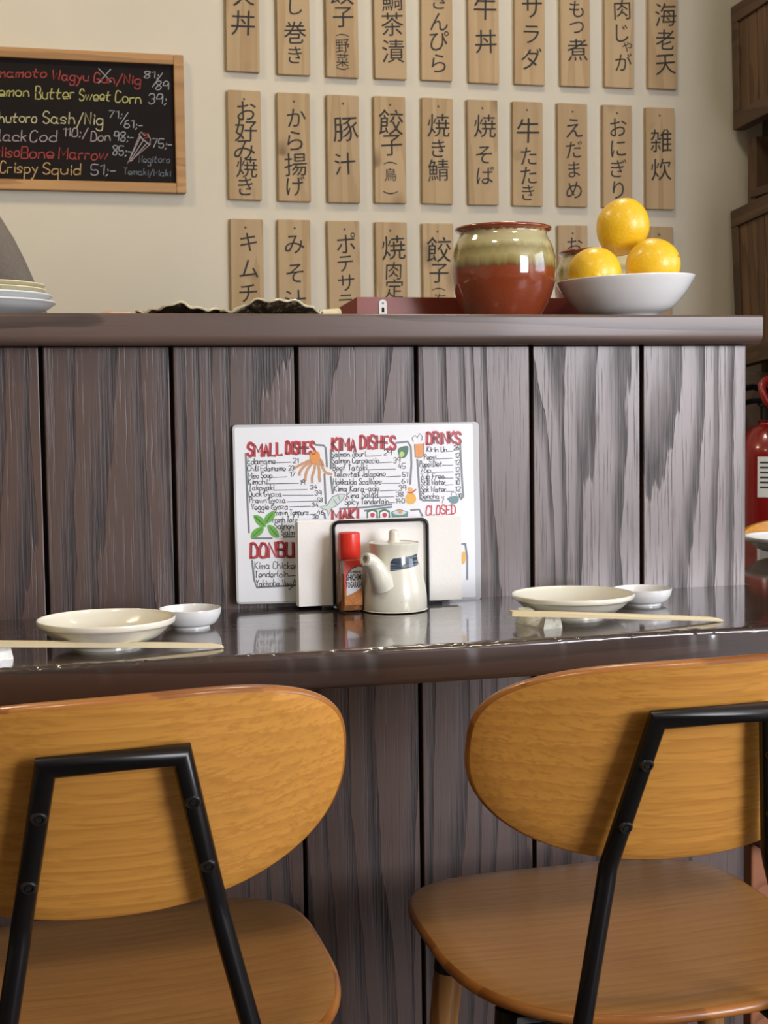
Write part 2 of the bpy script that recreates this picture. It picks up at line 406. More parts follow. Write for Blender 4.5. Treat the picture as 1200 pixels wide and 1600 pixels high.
# ------------------------------------------------------------------ the room
ZC, ZL = 0.76, 1.106            # counter and ledge heights
YP, YF, YL, YW = 1.68, 1.35, 1.65, 3.2
XE = 0.9046
struct(box('floor', -3, 4.1, -2.6, 3.3, -.06, 0, 'floor'))
struct(box('ceiling', -3, 4.1, -2.6, 3.3, 2.7, 2.76, 'ceiling'))
struct(box('wall_back', -3, 1.86, YW, YW+.1, 0, 2.7, 'wall'))
struct(box('wall_left', -3.1, -3, -2.6, 3.3, 0, 2.7, 'wall'))
struct(box('wall_right_alcove', 1.76, 1.86, 2.2, YW, 0, 2.7, 'sidewall'))
struct(box('wall_back_alcove', 1.86, 4.1, 2.2, 2.3, 0, 2.7, 'sidewall'))
def holed_wall(name, axis, at, lo, hi, h0, h1, z0, z1, th):
    parts = [(lo, h0, 0, 2.7), (h1, hi, 0, 2.7), (h0, h1, 0, z0), (h0, h1, z1, 2.7)]
    if axis == 'y': vf = join(*[boxvf(a, b, at-th, at, c, d) for a, b, c, d in parts])
    else: vf = join(*[boxvf(at, at+th, a, b, c, d) for a, b, c, d in parts])
    return struct(mesh(name, vf, 'wall'))
holed_wall('wall_front', 'y', -2.5, -3, 4.1, 1.95, 3.75, .62, 2.55, .1)
holed_wall('wall_right', 'x', 4.0, -2.6, 2.2, -.65, 1.25, .95, 2.45, .1)
w = struct(mesh('window_1', join(*[boxvf(a, b, -2.56, -2.51, .62, 2.55) for a, b in ((1.95, 2.0), (2.82, 2.88), (3.70, 3.75))]+[boxvf(1.95, 3.75, -2.56, -2.51, c, d) for c, d in ((.62, .67), (2.5, 2.55))]), 'shutter'))
box('pane', 2.0, 2.82, -2.54, -2.535, .67, 2.5, 'wglass', w); box('pane', 2.88, 3.70, -2.54, -2.535, .67, 2.5, 'wglass', w)
w = struct(mesh('window_2', join(*[boxvf(4.03, 4.08, a, b, .95, 2.45) for a, b in ((-.65, -.6), (.27, .33), (1.2, 1.25))]+[boxvf(4.03, 4.08, -.65, 1.25, c, d) for c, d in ((.95, 1.0), (2.4, 2.45))]), 'shutter'))
box('pane', 4.05, 4.055, -.6, .27, 1.0, 2.4, 'wglass', w); box('pane', 4.05, 4.055, .33, 1.2, 1.0, 2.4, 'wglass', w)

def unseen_ceiling_lamp(x, y, label, power, color):  # fixtures added out of view to light the back wall and the bar
    t = thing('unseen_ceiling_lamp', label, 'lamp', (x, y, 2.58), 0, 'unseen ceiling lamps')
    mesh('housing', lathe([(.02, .12), (.17, .12), (.18, .10), (.18, .0), (.165, .0), (.165, .05), (.0, .05)][::-1], 32), 'lampwhite', t, True)
    mesh('diffuser', lathe([(0, .012), (.163, .012), (.163, .02), (0, .02)], 32), 'lampglow', t)
    l = bpy.data.lights.new('lamp_light', 'AREA'); l.shape = 'DISK'; l.size = .3; l.energy = power; l.color = color
    o = bpy.data.objects.new('lamp_light', l); COL.objects.link(o); o.parent = t; o.location = (0, 0, .005)
unseen_ceiling_lamp(-.55, 2.35, 'unseen round white ceiling lamp over the kitchen side near the chalkboard', 7.6, (1, .76, .45))
unseen_ceiling_lamp(.95, 2.45, 'unseen round white ceiling lamp added over the kitchen side near the wooden menu boards', 3.6, (1, .90, .75))
unseen_ceiling_lamp(-.35, .75, 'unseen round white ceiling lamp added over the customer side left of the counter', 4, (1, .82, .58))
unseen_ceiling_lamp(1.0, .6, 'unseen round white ceiling lamp added over the customer side right of the counter', 4, (1, .86, .66))

# ------------------------------------------------------------------ the bar
PITCHX = .1473; X0 = .0208
bar = thing('bar_partition', 'dark stained plank front of the bar below the raised ledge', 'bar front', (0, YP, 0))
box('core', X0-10*PITCHX, XE-.002, .013, .12, 0, 1.069, 'gap', bar)
plank_me = None
for k in range(-10, 6):
    xa = X0+k*PITCHX
    if plank_me is None:
        o = box('plank', .0024, PITCHX-.0024, 0, .0125, 0, 1.0695, 'plank', bar, .0012, 2); plank_me = o.data
    else: o = link('plank', plank_me, bar)
    o.location = (xa, 0, 0)
box('end_board', XE-.002, XE+.010-.008, .0135, .12, 0, 1.0695, 'plank', bar)

def long_board(name, x0, x1, y0, y1, z0, z1, r, m, wob, seed, nx=220, chips=0.0, rb=None):
    """a thick board along x whose near long edge is rounded and slightly uneven"""
    V, Fs = [], []; sec = []
    for i in range(7):
        a = PI/2*i/6; sec.append((y0+r-r*math.sin(a), z1-r+r*math.cos(a), 1))
    for i in range(7):
        a = PI/2*i/6; q_ = rb or r; sec.append((y0+q_-q_*math.cos(a), z0+q_-q_*math.sin(a), 1))
    sec = [(y1, z1, 0), (y0+r+.010, z1, 0), (y0+r+.004, z1, 0)]+sec+[(y0+(rb or r)+.006, z0, 0), (y1, z0, 0)]; k = len(sec)
    for i in range(nx+1):
        x = x0+(x1-x0)*i/nx
        for q, (y, z, f) in enumerate(sec):
            dy = (mnoise.noise((x*4, q*.22, seed))*wob+max(0, mnoise.noise((x*70, q*.45, seed+9))-.22)*chips*max(0, 1-abs(q-5)/4))*f
            V.append((x, y+dy, z-(max(0, mnoise.noise((x*110, q*.5, seed))-.25)*chips if q in (3, 4, 5, 6) else 0)))
    for i in range(nx):
        for q in range(k-1): Fs.append((i*k+q, i*k+q+1, (i+1)*k+q+1, (i+1)*k+q))
        Fs.append((i*k+k-1, i*k, (i+1)*k, (i+1)*k+k-1))
    Fs += [list(range(k))[::-1], [nx*k+q for q in range(k)]]
    return mesh(name, (V, Fs), m, None, True)
o = long_board('bar_ledge', -1.45, .9094, YL, 2.22, 1.070, ZL, .0045, 'ledge', .0008, 2, rb=.011)
tag(o, 'thick dark wooden ledge on top of the plank bar front', 'ledge')
o = long_board('bar_counter', -1.45, 1.95, YF, YP-.0005, .722, ZC, .006, 'counter', .002, 5, 1500, .0045)
tag(o, 'glossy dark brown wooden dining counter with a worn front edge', 'counter')
o = box('counter_return', .9075, 1.72, YP, 2.30, .722, ZC, 'counter', None, .002)
tag(o, 'dark wooden counter continuing behind the bar end at right', 'counter')
tag(box('counter_support', 1.66, 1.70, 1.45, 2.2, 0, .722, 'gap'), 'dark upright board holding up the far right of the counter', 'support')

# ------------------------------------------------------------------ chairs
def chair(name, label, cx, cy, phi, roll, seat_dx):
    t = thing(name, label, 'chair', (cx+.28*-math.sin(phi), cy+.28*math.cos(phi), 0), phi, 'wooden chairs with black steel frames')
    OY = -.28
    def L(x, y, z): return Vector((x-roll*(z-.59), y+OY, z+roll*x))          # the chair stands a touch askew
    bw, zb, mw, zm, ym, lw, yl = .0506, .7316, .0771, .593, .0519, .1090, .0470
    # tube frame: inverted U, kinked below the backrest, turning under the seat
    def side(s):
        zlo = .425
        kx = mw+(lw-mw)*(zm-zlo)/(zm-.44); ky = ym+(yl-ym)*(zm-zlo)/(zm-.44)
        return [L(s*bw, 0, zb), L(s*(bw+(mw-bw)*.93), ym*.93, zb+(zm-zb)*.93), L(s*mw, ym, zm), L(s*(mw+.002), ym, zm-.012), L(s*kx, ky, zlo), L(s*(kx+.003), ky+.006, zlo-.012), L(s*(kx+.004), ky+.02, zlo-.018), L(s*(kx+.004), .40, zlo-.018)]
    path = side(-1)[::-1]+side(1)
    mesh('back_frame', tube(path, .0085, 16), 'black', t, True)
    for s in (-1, 1):
        for tt in (.268, .690):
            p = L(s*(bw+(mw-bw)*tt), ym*tt, zb+(zm-zb)*tt); nrm = Vector((0, -.936, -.351))
            c = p+nrm*.0068
            b = mesh('bolt', lathe([(0, .0022), (.0026, .0022), (.0028, .0008), (.0034, .0008), (.0036, .0024), (.0052, .0024), (.0062, .0012), (.0062, -.001), (0, -.001)][::-1], 20), 'bolt', t, True)
            b.location = c; b.rotation_euler = nrm.to_track_quat('Z', 'Y').to_euler()
    # backrest
    Wd, zc = .194, .700
    ol = superell(Wd, .080, .110, 3.1, 2.25, 112)
    def place(s, z_, d):
        z = zc+z_; y = (zb-z)*ym/(zb-zm)+.0155+.058*(s/Wd)**2
        n = Vector((-2*.058*s/Wd**2, 1, .36)).normalized()
        return L(s, y, z)+n*d
    slab('backrest', disc_slab(ol, place, .0115), 'chair', 'edge', t)
    # seat
    so = superell(.197, .205, .232, 4.2, 2.5, 112); scy = .295+.005
    def splace(s, q, d):
        r2 = (s/.197)**2; dip = .006*(1-min(1, r2))*(1-min(1, (q/.23)**2))
        return L(s+seat_dx, scy+q, .439-dip+d+(.004 if q > .15 else 0)*0)
    slab('seat', disc_slab(so, splace, .012), 'seat', 'edge', t)
    # under-frame and legs
    fr = [L(s*.150+seat_dx, y, .424) for s, y in ((-1, .43), (1, .43), (1, .14), (-1, .14))]
    mesh('seat_frame', join(tube(fr, .008, 8, True), tube([L(-.11, .20, .418), L(.11, .20, .418)], .008, 8)), 'black', t, True)
    for s, y, oy in ((-1, .385, .03), (1, .385, .03), (-1, .165, -.03), (1, .165, -.03)):
        top = L(s*.150+seat_dx, y, .425); foot = Vector((s*.185+seat_dx, y+oy+OY, 0))
        d = foot-top; c1 = top+d*.105
        lg = mesh('leg', tube([c1, c1+d*.02, foot], [.0155, .0165, .0115], 18), 'leg', t, True)
        mesh('collar', tube([top, top+d*.112], [.0178, .0170], 18), 'black', lg, True)
    return t
chair('dining_chair', 'bent plywood chair with black tube frame at the left of the photo', .0630, 1.080, -.0034, .0325, .016)
ch2 = chair('dining_chair', 'bent plywood chair with black tube frame at the right, its whole seat showing', .5590, 1.090, -.0287, .0186, .018)
c3 = copy_tree(ch2); c3.location = (1.425, 2.13, 0); c3.rotation_euler = (0, 0, PI+.05)
c3['label'] = 'wooden chair beyond the bar end, only its back top showing above the white bowl'

# ------------------------------------------------------------------ wooden menu boards on the wall
YB = YW-.0125
def dot_glyphs(items, xc, o3, lean):
    parts = []
    for ch, yc, size, *dx in items:
        V, Fs = glyph(ch)
        if not V: continue
        lo = Vector((min(v.x for v in V), min(v.y for v in V))); hi = Vector((max(v.x for v in V), max(v.y for v in V)))
        c = (lo+hi)/2; p = at_y(xc+(dx[0] if dx else 0), yc, YB); sc = size/ppm(p)/1.0
        if ch in '()': p = at_y(xc, yc, YB); rot = -PI/2
        else: rot = random.uniform(-.05, .05)
        k = sc/max(.80, max(hi.x-lo.x, hi.y-lo.y)) if ch not in '()' else sc/(hi.y-lo.y)
        W2 = []
        for v in V:
            x, y = (v.x-c.x)*k, (v.y-c.y)*k
            x += .00045*mnoise.noise((v.x*4, v.y*4, xc)); y += .00045*mnoise.noise((v.x*4, v.y*4, xc+50))
            if ch in '()': x *= .8
            else: y += x*.06
            xr, yr = x*math.cos(rot)-y*math.sin(rot), x*math.sin(rot)+y*math.cos(rot)
            W2.append((p.x+xr-o3.x, -.0131, p.z+yr-o3.z))
        parts.append((W2, Fs))
    return join(*parts) if parts else None
BW, BH = .0735, .2385
board_me = None
SIGNS = [
 # (x centre, board top row pixel or None, board bottom pixel, reading, glyphs)
 (380, 112, 1, '丼', [('火', -8, 34), ('丼', 36, 38)]),
 (459, 117, 1, 'し巻き', [('し', 10, 26, 3), ('巻', 51, 35, 2), ('き', 86, 26, 2)]),
 (535, 121, 1, '子(野菜)', [('餃', -12, 38), ('子', 27, 33, 1), ('(', 55, 21), ('野', 72, 22), ('菜', 94, 20), (')', 107, 21)]),
 (610, 123.5, 1, '茶漬', [('鯛', 0, 34, 2), ('茶', 38, 36, 3), ('漬', 80, 36, 4)]),
 (683, 126, 1, 'んぴら', [('き', 0, 28, 3), ('ん', 34, 29, 3), ('ぴ', 64, 31, 3), ('ら', 99, 28, 3)]),
 (756, 130, 1, '牛丼', [('牛', 12, 38, 2), ('丼', 65, 36, 3)]),
 (828, 132.5, 1, 'サラダ', [('サ', 12, 33, 3), ('ラ', 54, 28, 2), ('ダ', 92, 34, 2)]),
 (899, 135, 1, 'もつ煮', [('も', 14, 26, 2), ('つ', 43, 24, 2), ('煮', 78, 34, 3)]),
 (968, 137, 1, '肉じゃが', [('肉', 15, 31, 4), ('じ', 52, 27, 4), ('ゃ', 73, 18, 12), ('が', 97, 28, 6)]),
 (1036, 139, 1, '海老天', [('海', 23, 36, 4), ('老', 62, 32, 3), ('天', 101, 34, 4)]),
 (383, 141, 2, 'お好み焼き', [('お', 173, 30, 2), ('好', 204, 35, 1), ('み', 234, 33, -1), ('焼', 261, 33, 3), ('き', 291, 28, 1)]),
 (460, 145, 2, 'から揚げ', [('か', 184, 30, 3), ('ら', 220, 30, 1), ('揚', 257, 36, 2), ('げ', 291, 30, 2)]),
 (537, 148.5, 2, '豚汁', [('豚', 202, 40, 3), ('汁', 256, 34, 2)]),
 (610, 150.5, 2, '餃子(鳥)', [('餃', 191, 40, 1), ('子', 227, 34, 2), ('(', 255, 22), ('鳥', 273, 20, 0), (')', 301, 24)]),
 (684, 153, 2, '焼き鯖', [('焼', 196, 36, 1), ('き', 232, 27, 1), ('鯖', 266, 34, 1)]),
 (755, 156, 2, '焼そば', [('焼', 197, 36, 3), ('そ', 242, 27, 1), ('ば', 274, 28, 3)]),
 (825, 159, 2, '牛たたき', [('牛', 204, 38, 0), ('た', 244, 27, 1), ('た', 274, 27, 1), ('き', 301, 24, 0)]),
 (895, 161.5, 2, 'えだまめ', [('え', 200, 29, 2), ('だ', 234, 27, 2), ('ま', 265, 24, 2), ('め', 297, 26, 2)]),
 (965, 164, 2, 'おにぎり', [('お', 199, 28, 1), ('に', 232, 26, 1), ('ぎ', 263, 28, 1), ('り', 297, 27, 1)]),
 (1032, 168, 2, '雑炊', [('雑', 220, 36, 1), ('炊', 265, 34, 1)]),
 (386, 342, 3, 'キムチ', [('キ', 378, 28, 2), ('ム', 420, 30, 3), ('チ', 458, 28, 2)]),
 (460, 343, 3, 'みそ汁', [('み', 382, 31, 0), ('そ', 427, 29, 1), ('汁', 470, 34, 2)]),
 (538, 345, 3, 'ポテサラ', [('ポ', 380, 31, 3), ('テ', 412, 25, 2), ('サ', 442, 26, 3), ('ラ', 472, 24, 2)]),
 (612, 347, 3, '焼肉定', [('焼', 387, 38, 3), ('肉', 423, 28, 3), ('定', 451, 30, 4), ('食', 484, 30, 3)]),
 (685, 349, 3, '餃子(海', [('餃', 390, 40, 1), ('子', 427, 31, 1), ('(', 452, 22), ('海', 469, 20, 2)]),
 (896, 352, 3, '', [('お', 384, 26, 2)]),
 (1029, 354, 3, '', []),
]
ROWN = {1: 'top', 2: 'middle', 3: 'bottom'}
ORD = ['first', 'second', 'third', 'fourth', 'fifth', 'sixth', 'seventh', 'eighth', 'ninth', 'tenth']
cnt = {1: 0, 2: 0, 3: 0}
for xc, yy, row, word, gl in SIGNS:
    if row == 1: pz = at_y(xc, yy, YB).z+BH/2
    else: pz = at_y(xc, yy, YB).z-BH/2
    px_ = at_y(xc, {1: 60, 2: 240, 3: 400}[row], YB).x
    col = cnt[row]; cnt[row] += 1
    if word: lab = 'pine menu board brushed %s, %s from the left in the %s wall row' % (word, ORD[col], ROWN[row])
    elif gl: lab = 'pine menu board half hidden behind the second glazed jar by the lemons'
    else: lab = 'pine menu board in the bottom wall row just right of the lemons'
    tb = thing('menu_board', lab, 'sign', (px_, YW, pz), 0, 'pine menu boards on the wall')
    tb.rotation_euler = (0, random.uniform(-.008, .008)+(.012 if col == 0 else 0), 0)
    if board_me is None:
        o = box('board', -BW/2, BW/2, -.0125, -.0005, -BH/2, BH/2, 'pine', tb, .002, 2); board_me = o.data
    else: link('board', board_me, tb)
    n = mesh('nail', lathe([(0, .0012), (.002, .0010), (.0026, 0), (.0026, -.001)][::-1], 12), 'nail', tb); n.location = (random.uniform(-.003, .003), -.0125, BH/2-.019); n.rotation_euler = (PI/2, 0, 0)
    vf = dot_glyphs(gl, xc, Vector((px_, 0, pz)), 0)
    if vf: mesh('lettering', vf, 'ink', tb)

# ------------------------------------------------------------------ chalkboard
bx0, bx1, bz0, bz1 = -.42, .361, 1.4735, 1.770
cb = thing('chalkboard', 'oak framed black chalkboard with coloured handwritten specials on the wall', 'chalkboard', (0, YW, 1.62))
fwid = .0215
for nm, a in (('frame_side', (bx0, bx0+fwid, bz0, bz1)), ('frame_side', (bx1-fwid, bx1, bz0, bz1)), ('frame_rail', (bx0+fwid, bx1-fwid, bz1-fwid, bz1)), ('frame_rail', (bx0+fwid, bx1-fwid, bz0, bz0+fwid))):
    box(nm, a[0], a[1], -.020, -.0005, a[2]-1.62, a[3]-1.62, 'oakframe', cb, .002)
box('slate', bx0+fwid, bx1-fwid, -.010, -.002, bz0+fwid-1.62, bz1-fwid-1.62, 'slate', cb)
def wall2(px, py): p = at_y(px, py, YW-.0106); return p.x, p.z
def onwall(vf): return [(v[0], -.0106, v[1]-1.62) for v in vf[0]], vf[1]
def chalk(lines, m, width=.0017): mesh('chalk_writing', onwall(ribbons(lines, wall2, width)), m, cb)
chalk(write('Kumamoto', -28, 121, 15, 72)+write('Wagyu', 82, 125, 15, 138, .03)+write('Gun/Nig', 147, 128, 15, 219, .05), 'ch_red', .0023)
chalk(write('Lemon', -14, 150, 16, 45)+write('Butter', 55, 154, 19, 115)+write('Sweet', 124, 157, 17, 172)+write('Corn', 180, 160, 17, 220, .03), 'ch_yellow', .0021)
chalk(write('Chutoro', -12, 191, 17, 57)+write('Sash/Nig', 67, 192, 18, 160, .03), 'ch_cream', .0021)
chalk(write('Black', -14, 220, 17, 40)+write('Cod', 47, 221, 17, 88)+write('110;/', 98, 213, 13, 137)+write('Don', 142, 220, 15, 172), 'ch_pink', .0019)
chalk(write('Miso', -8, 245, 17, 30)+write('Bone', 33, 247, 18, 83)+write('Marrow', 92, 248, 18, 168, .02), 'ch_red', .0023)
chalk(write('Crispy', 0, 270, 18, 58)+write('Squid', 67, 272, 17, 125, .01), 'ch_orange', .0021)
chalk(write('81;', 225, 122, 10, 247)+[[(238, 136), (254, 114)]]+write('89', 243, 140, 13, 263)+write('39;', 232, 162, 15, 259)+write('71;', 170, 184, 11, 190)+[[(188, 194), (200, 176)]]+write('61;-', 194, 200, 12, 222)
      + write('98;-', 178, 220, 14, 208)+write('85;-', 176, 242, 14, 205)+write('51;-', 142, 273, 16, 180)+write('75;-', 238, 231, 14, 268)+[[(154, 107), (174, 128)], [(173, 108), (154, 130)]], 'ch_white', .0016)
chalk(write('Negitoro', 217, 254, 11, 265)+write('Temaki/Maki', 193, 272, 10, 266, .05), 'ch_blue', .0014)
chalk([[(219, 209), (199, 256), (235, 225)], [(217, 213), (233, 226)], [(219, 215), (201, 252)], [(224, 219), (203, 252)], [(229, 224), (205, 252)], [(217, 210), (221, 206), (226, 212), (231, 209), (235, 217), (234, 225), (229, 222), (222, 216), (217, 210)]], 'ch_pink', .0016)
chalk([[(223, 211), (228, 209), (232, 214), (226, 216)], [(225, 208), (231, 211)]], 'ch_red', .002)

# ------------------------------------------------------------------ slatted shutters on the alcove wall
def shutter(label, y0, y1, z0, z1, nsl, tilt, x=1.70):
    t = thing('slatted_shutter', label, 'shutter', (x, y1, (z0+z1)/2), 0, 'slatted shutters on the side wall'); t.rotation_euler = (tilt, 0, 0)
    h = (z1-z0)/2; Lh = y1-y0; fw_ = .042
    box('frame_rail', -.012, .018, -Lh, 0, h-fw_, h, 'shutterframe', t, .002); box('frame_rail', -.012, .018, -Lh, 0, -h, -h+fw_, 'shutterframe', t, .002)
    box('frame_stile', -.0115, .018, -.03, 0, -h+fw_, h-fw_, 'shutterframe', t, .002); box('frame_stile', -.0115, .018, -Lh, -Lh+.03, -h+fw_, h-fw_, 'shutterframe', t, .002)
    pit = (Lh-.06)/nsl; me = None
    for i in range(nsl):
        if me is None: o = box('slat', -.006, .012, -pit+.0035, 0, -h+fw_, h-fw_, 'shutter', t, .0015); me = o.data
        else: o = link('slat', me, t)
        o.location = (0, -.03-i*pit, 0)
    box('backing', .012, .016, -Lh+.01, -.01, -h+.01, h-.01, 'gap', t)
shutter('upper brown slatted wooden shutter on the dark side wall', 2.62, 3.19, 1.652, 1.945, 12, -.05, 1.685)
shutter('lower brown slatted wooden shutter level with the lemons at far right', 2.62, 3.17, 1.085, 1.462, 12, -.09, 1.68)
o = thing('wall_shelf', 'small brown wooden shelf between the two slatted shutters', 'shelf', (1.73, 3.10, 1.50))
box('post', -.025, .029, .03, .07, -.06, .13, 'shutter', o, .002); box('shelf_board', -.03, .029, -.40, .05, -.012, .008, 'shutterframe', o, .002)
mesh('bracket', ([(-.02, .045, -.012), (.0, .045, -.012), (.0, .045, -.055), (-.02, .045, -.055), (-.02, -.02, -.012), (0, -.02, -.012)], [(0, 1, 2, 3), (0, 4, 5, 1), (3, 2, 5, 4), (0, 3, 4), (1, 5, 2)]), 'shutter', o)
box('back_panel', .02, .029, -.40, .03, .008, .13, 'gap', o)

t = thing('added_dark_cabinet', 'added dark brown cabinet darkening the alcove behind the fire extinguisher', 'cabinet', (1.53, 3.19, 0))  # box added to darken the bright wall showing behind the extinguisher
box('body', -.22, .22, -.12, -.001, 0, 1.07, 'sidewall', t, .003); box('door', -.21, -.003, -.132, -.12, .08, 1.05, 'shutterframe', t, .002); box('door', .003, .21, -.132, -.12, .08, 1.05, 'shutterframe', t, .002)
# ------------------------------------------------------------------ fire extinguisher, wooden box beyond the bar end
ex, ey = 1.632, 2.93
t = thing('fire_extinguisher', 'red fire extinguisher hanging in the dark alcove right of the bar', 'extinguisher', (ex, ey, .50))
mesh('cylinder', lathe(smoothprof([(0, 0), (.055, .0), (.073, .012), (.076, .03), (.076, .2), (.076, .36), (.072, .40), (.05, .437), (.028, .45), (.025, .455), (.025, .46), (0, .46)], 4), 40), 'extred', t, True)
mesh('valve', lathe([(0, .455), (.02, .455), (.02, .49), (.027, .492), (.027, .505), (.012, .51), (.012, .525), (0, .525)], 20), 'bolt', t, True)
mesh('handle', join(tube([(.01, 0, .52), (-.045, -.01, .535), (-.10, -.02, .53)], .007, 8), tube([(.01, 0, .505), (-.05, -.01, .503), (-.095, -.02, .495)], .006, 8)), 'black', t, True)
mesh('hose', tube(spline([(.02, -.01, .50), (-.02, -.05, .55), (-.055, -.065, .535), (-.045, -.08, .495), (.0, -.088, .475), (.06, -.075, .40), (.088, -.03, .2)], 6), .009, 10), 'extred', t, True)
def cyl_patch(r, a0, a1, z0, z1, n=14):
    V, Fs = [], []
    for i in range(n+1):
        a = a0+(a1-a0)*i/n; V += [(r*math.cos(a), r*math.sin(a), z0), (r*math.cos(a), r*math.sin(a), z1)]
    for i in range(n): Fs.append((2*i, 2*i+2, 2*i+3, 2*i+1))
    return V, Fs
lb = mesh('label_sticker', cyl_patch(.0768, math.radians(222), math.radians(290), .29, .38), 'steel_white', t, True)
mesh('label_printing', join(*[cyl_patch(.0772, math.radians(226), math.radians(226+w_), .365-i*.011, .369-i*.011, 8) for i, w_ in enumerate((30, 56, 50, 58, 44, 54))]), 'pr_ink', lb)
mesh('wall_bracket', join(boxvf(.078, .127, -.02, .02, .05, .42), boxvf(.0, .09, .06, .068, .30, .32)), 'black', t)
t = thing('wooden_stool', 'reddish brown wooden stool tucked beyond the bar end at lower right', 'stool', (1.10, 1.93, 0))
box('seat', -.155, .07, -.225, .19, .395, .443, 'crate', t, .003)
for sx_, sy_ in ((-1, -1), (1, -1), (-1, 1), (1, 1)): box('leg', sx_*.09-.0625, sx_*.09-.0225, sy_*.15-.02-.015, sy_*.15+.02-.015, 0, .395, 'crate', t, .003)

# ------------------------------------------------------------------ crockery on the counter
def plate_prof(R, h, foot, lip=.0028):
    return smoothprof([(0, .0035), (foot*.8, .0035), (foot*.92, .0035), (foot*.95, 0), (foot, 0), (foot*1.03, .004), (R*.75, h*.33), (R*.93, h*.72), (R*.985, h*.80), (R, h*.92), (R*.995, h), (R*.975, h*.985), (R*.93, h*.86), (R*.72, h*.5), (R*.45, h*.32), (0, h*.28)], 4)
def dish_prof(R, h, foot):
    return smoothprof([(0, .003), (foot*.85, .003), (foot*.9, 0), (foot, 0), (foot*1.03, .003), (R*.80, h*.22), (R*.95, h*.6), (R, h*.97), (R*.985, h), (R*.955, h*.96), (R*.88, h*.5), (R*.65, h*.25), (0, h*.2)], 4)
def crock(name, px, py, wpx, h, prof, foot, m, label, cat, zbase=ZC, y=None, **kw):
    p = at_z(px, py, zbase+h) if y is None else at_y(px, py, y)
    R = wpx/2/ppm(p)
    o = mesh(name, lathe(prof(R, h, R*foot, **kw), 64), m, None, True, (p.x, p.y, zbase)); return tag(o, label, cat)
crock('plate', 166, 965, 214, .029, plate_prof, .50, 'cream', 'oval-looking cream saucer plate on the left of the counter', 'plate')
crock('sauce_dish', 297, 950, 97, .021, dish_prof, .62, 'white', 'small white sauce dish behind the left cream plate', 'dish')
crock('plate', 895, 926.5, 191, .026, plate_prof, .50, 'cream', 'cream saucer plate on the right of the counter behind the chopstick rest', 'plate')
crock('sauce_dish', 1004, 919, 91, .019, dish_prof, .62, 'white', 'small white sauce dish behind the right cream plate', 'dish')
o = mesh('white_bowl', lathe(plate_prof(.088, .030, .045), 64), 'white', None, True, (1.165, 1.99, ZC)); tag(o, 'white bowl on the dark counter beyond the bar end at far right', 'bowl')

def chopsticks(a, b, label, w=.0052):
    a, b = Vector(a), Vector(b); d = b-a; Ln = d.length
    t = thing('chopsticks', label, 'chopsticks', a, math.atan2(d.y, d.x)); t.rotation_euler = (0, -math.asin(d.z/Ln), math.atan2(d.y, d.x))
    for s in (-1, 1):
        V, Fs = [], []; st = [(0, 1), (.002, 1.06), (.10, 1.0), (Ln*.80, .86), (Ln-.012, .72), (Ln-.003, .5), (Ln, .25)]
        for x, k in st:
            for u, v in ((-1, -1), (1, -1), (1, 1), (-1, 1)):
                V.append((x, s*w*.52*1.0+u*w*.48*k, w*.5+v*w*.48*k - (1-k)*w*.4*(1 if x > .1 else 0)))
        for i in range(len(st)-1):
            for j in range(4): Fs.append((i*4+j, i*4+(j+1) % 4, i*4+4+(j+1) % 4, i*4+4+j))
        Fs += [(3, 2, 1, 0), tuple((len(st)-1)*4+j for j in range(4))]
        mesh('stick', (V, Fs), 'bamboo', t)
pa = at_z(-40, 1010, ZC+.014); pb = at_z(349, 1012, ZC+.0005)
chopsticks(pa, pb, 'pair of pale wooden chopsticks in front of the left plate')
ra = at_z(798, 962, ZC+.0165); rb = at_z(1128, 970.5, ZC+.0005)
chopsticks(ra, rb, 'pair of pale wooden chopsticks in front of the right plate')
def rest(loc, rz, label):
    V, Fs = [], []; n = 14; Lr = .058
    for i in range(n+1):
        u = i/n; x = (u-.5)*Lr; hh = .0125+.0038*math.cos(2*PI*u)*1.0; wb = .0115; wt = .0075+.001*math.cos(2*PI*u)
        for y, z in ((-wb, 0), (-wb, .0018), (-wt, hh-.0015), (-wt*.7, hh), (wt*.7, hh), (wt, hh-.0015), (wb, .0018), (wb, 0)): V.append((x, y, z))
    for i in range(n):
        for j in range(8): Fs.append((i*8+j, i*8+8+j, i*8+8+(j+1) % 8, i*8+(j+1) % 8))
    Fs += [tuple(range(8)), tuple(n*8+j for j in range(8))[::-1]]
    o = mesh('chopstick_rest', (V, Fs), 'rest', None, True, loc); o.rotation_euler = (0, 0, rz)
    return tag(o, label, 'chopstick rest')
pr = at_z(841, 977, ZC); rest((pr.x, pr.y, ZC), math.radians(-78), 'glazed mottled chopstick rest under the right chopsticks')
pr = at_z(-12, 1026, ZC); rest((pr.x, pr.y+.003, ZC), math.radians(-72), 'glazed chopstick rest under the left chopsticks, only its end in frame')

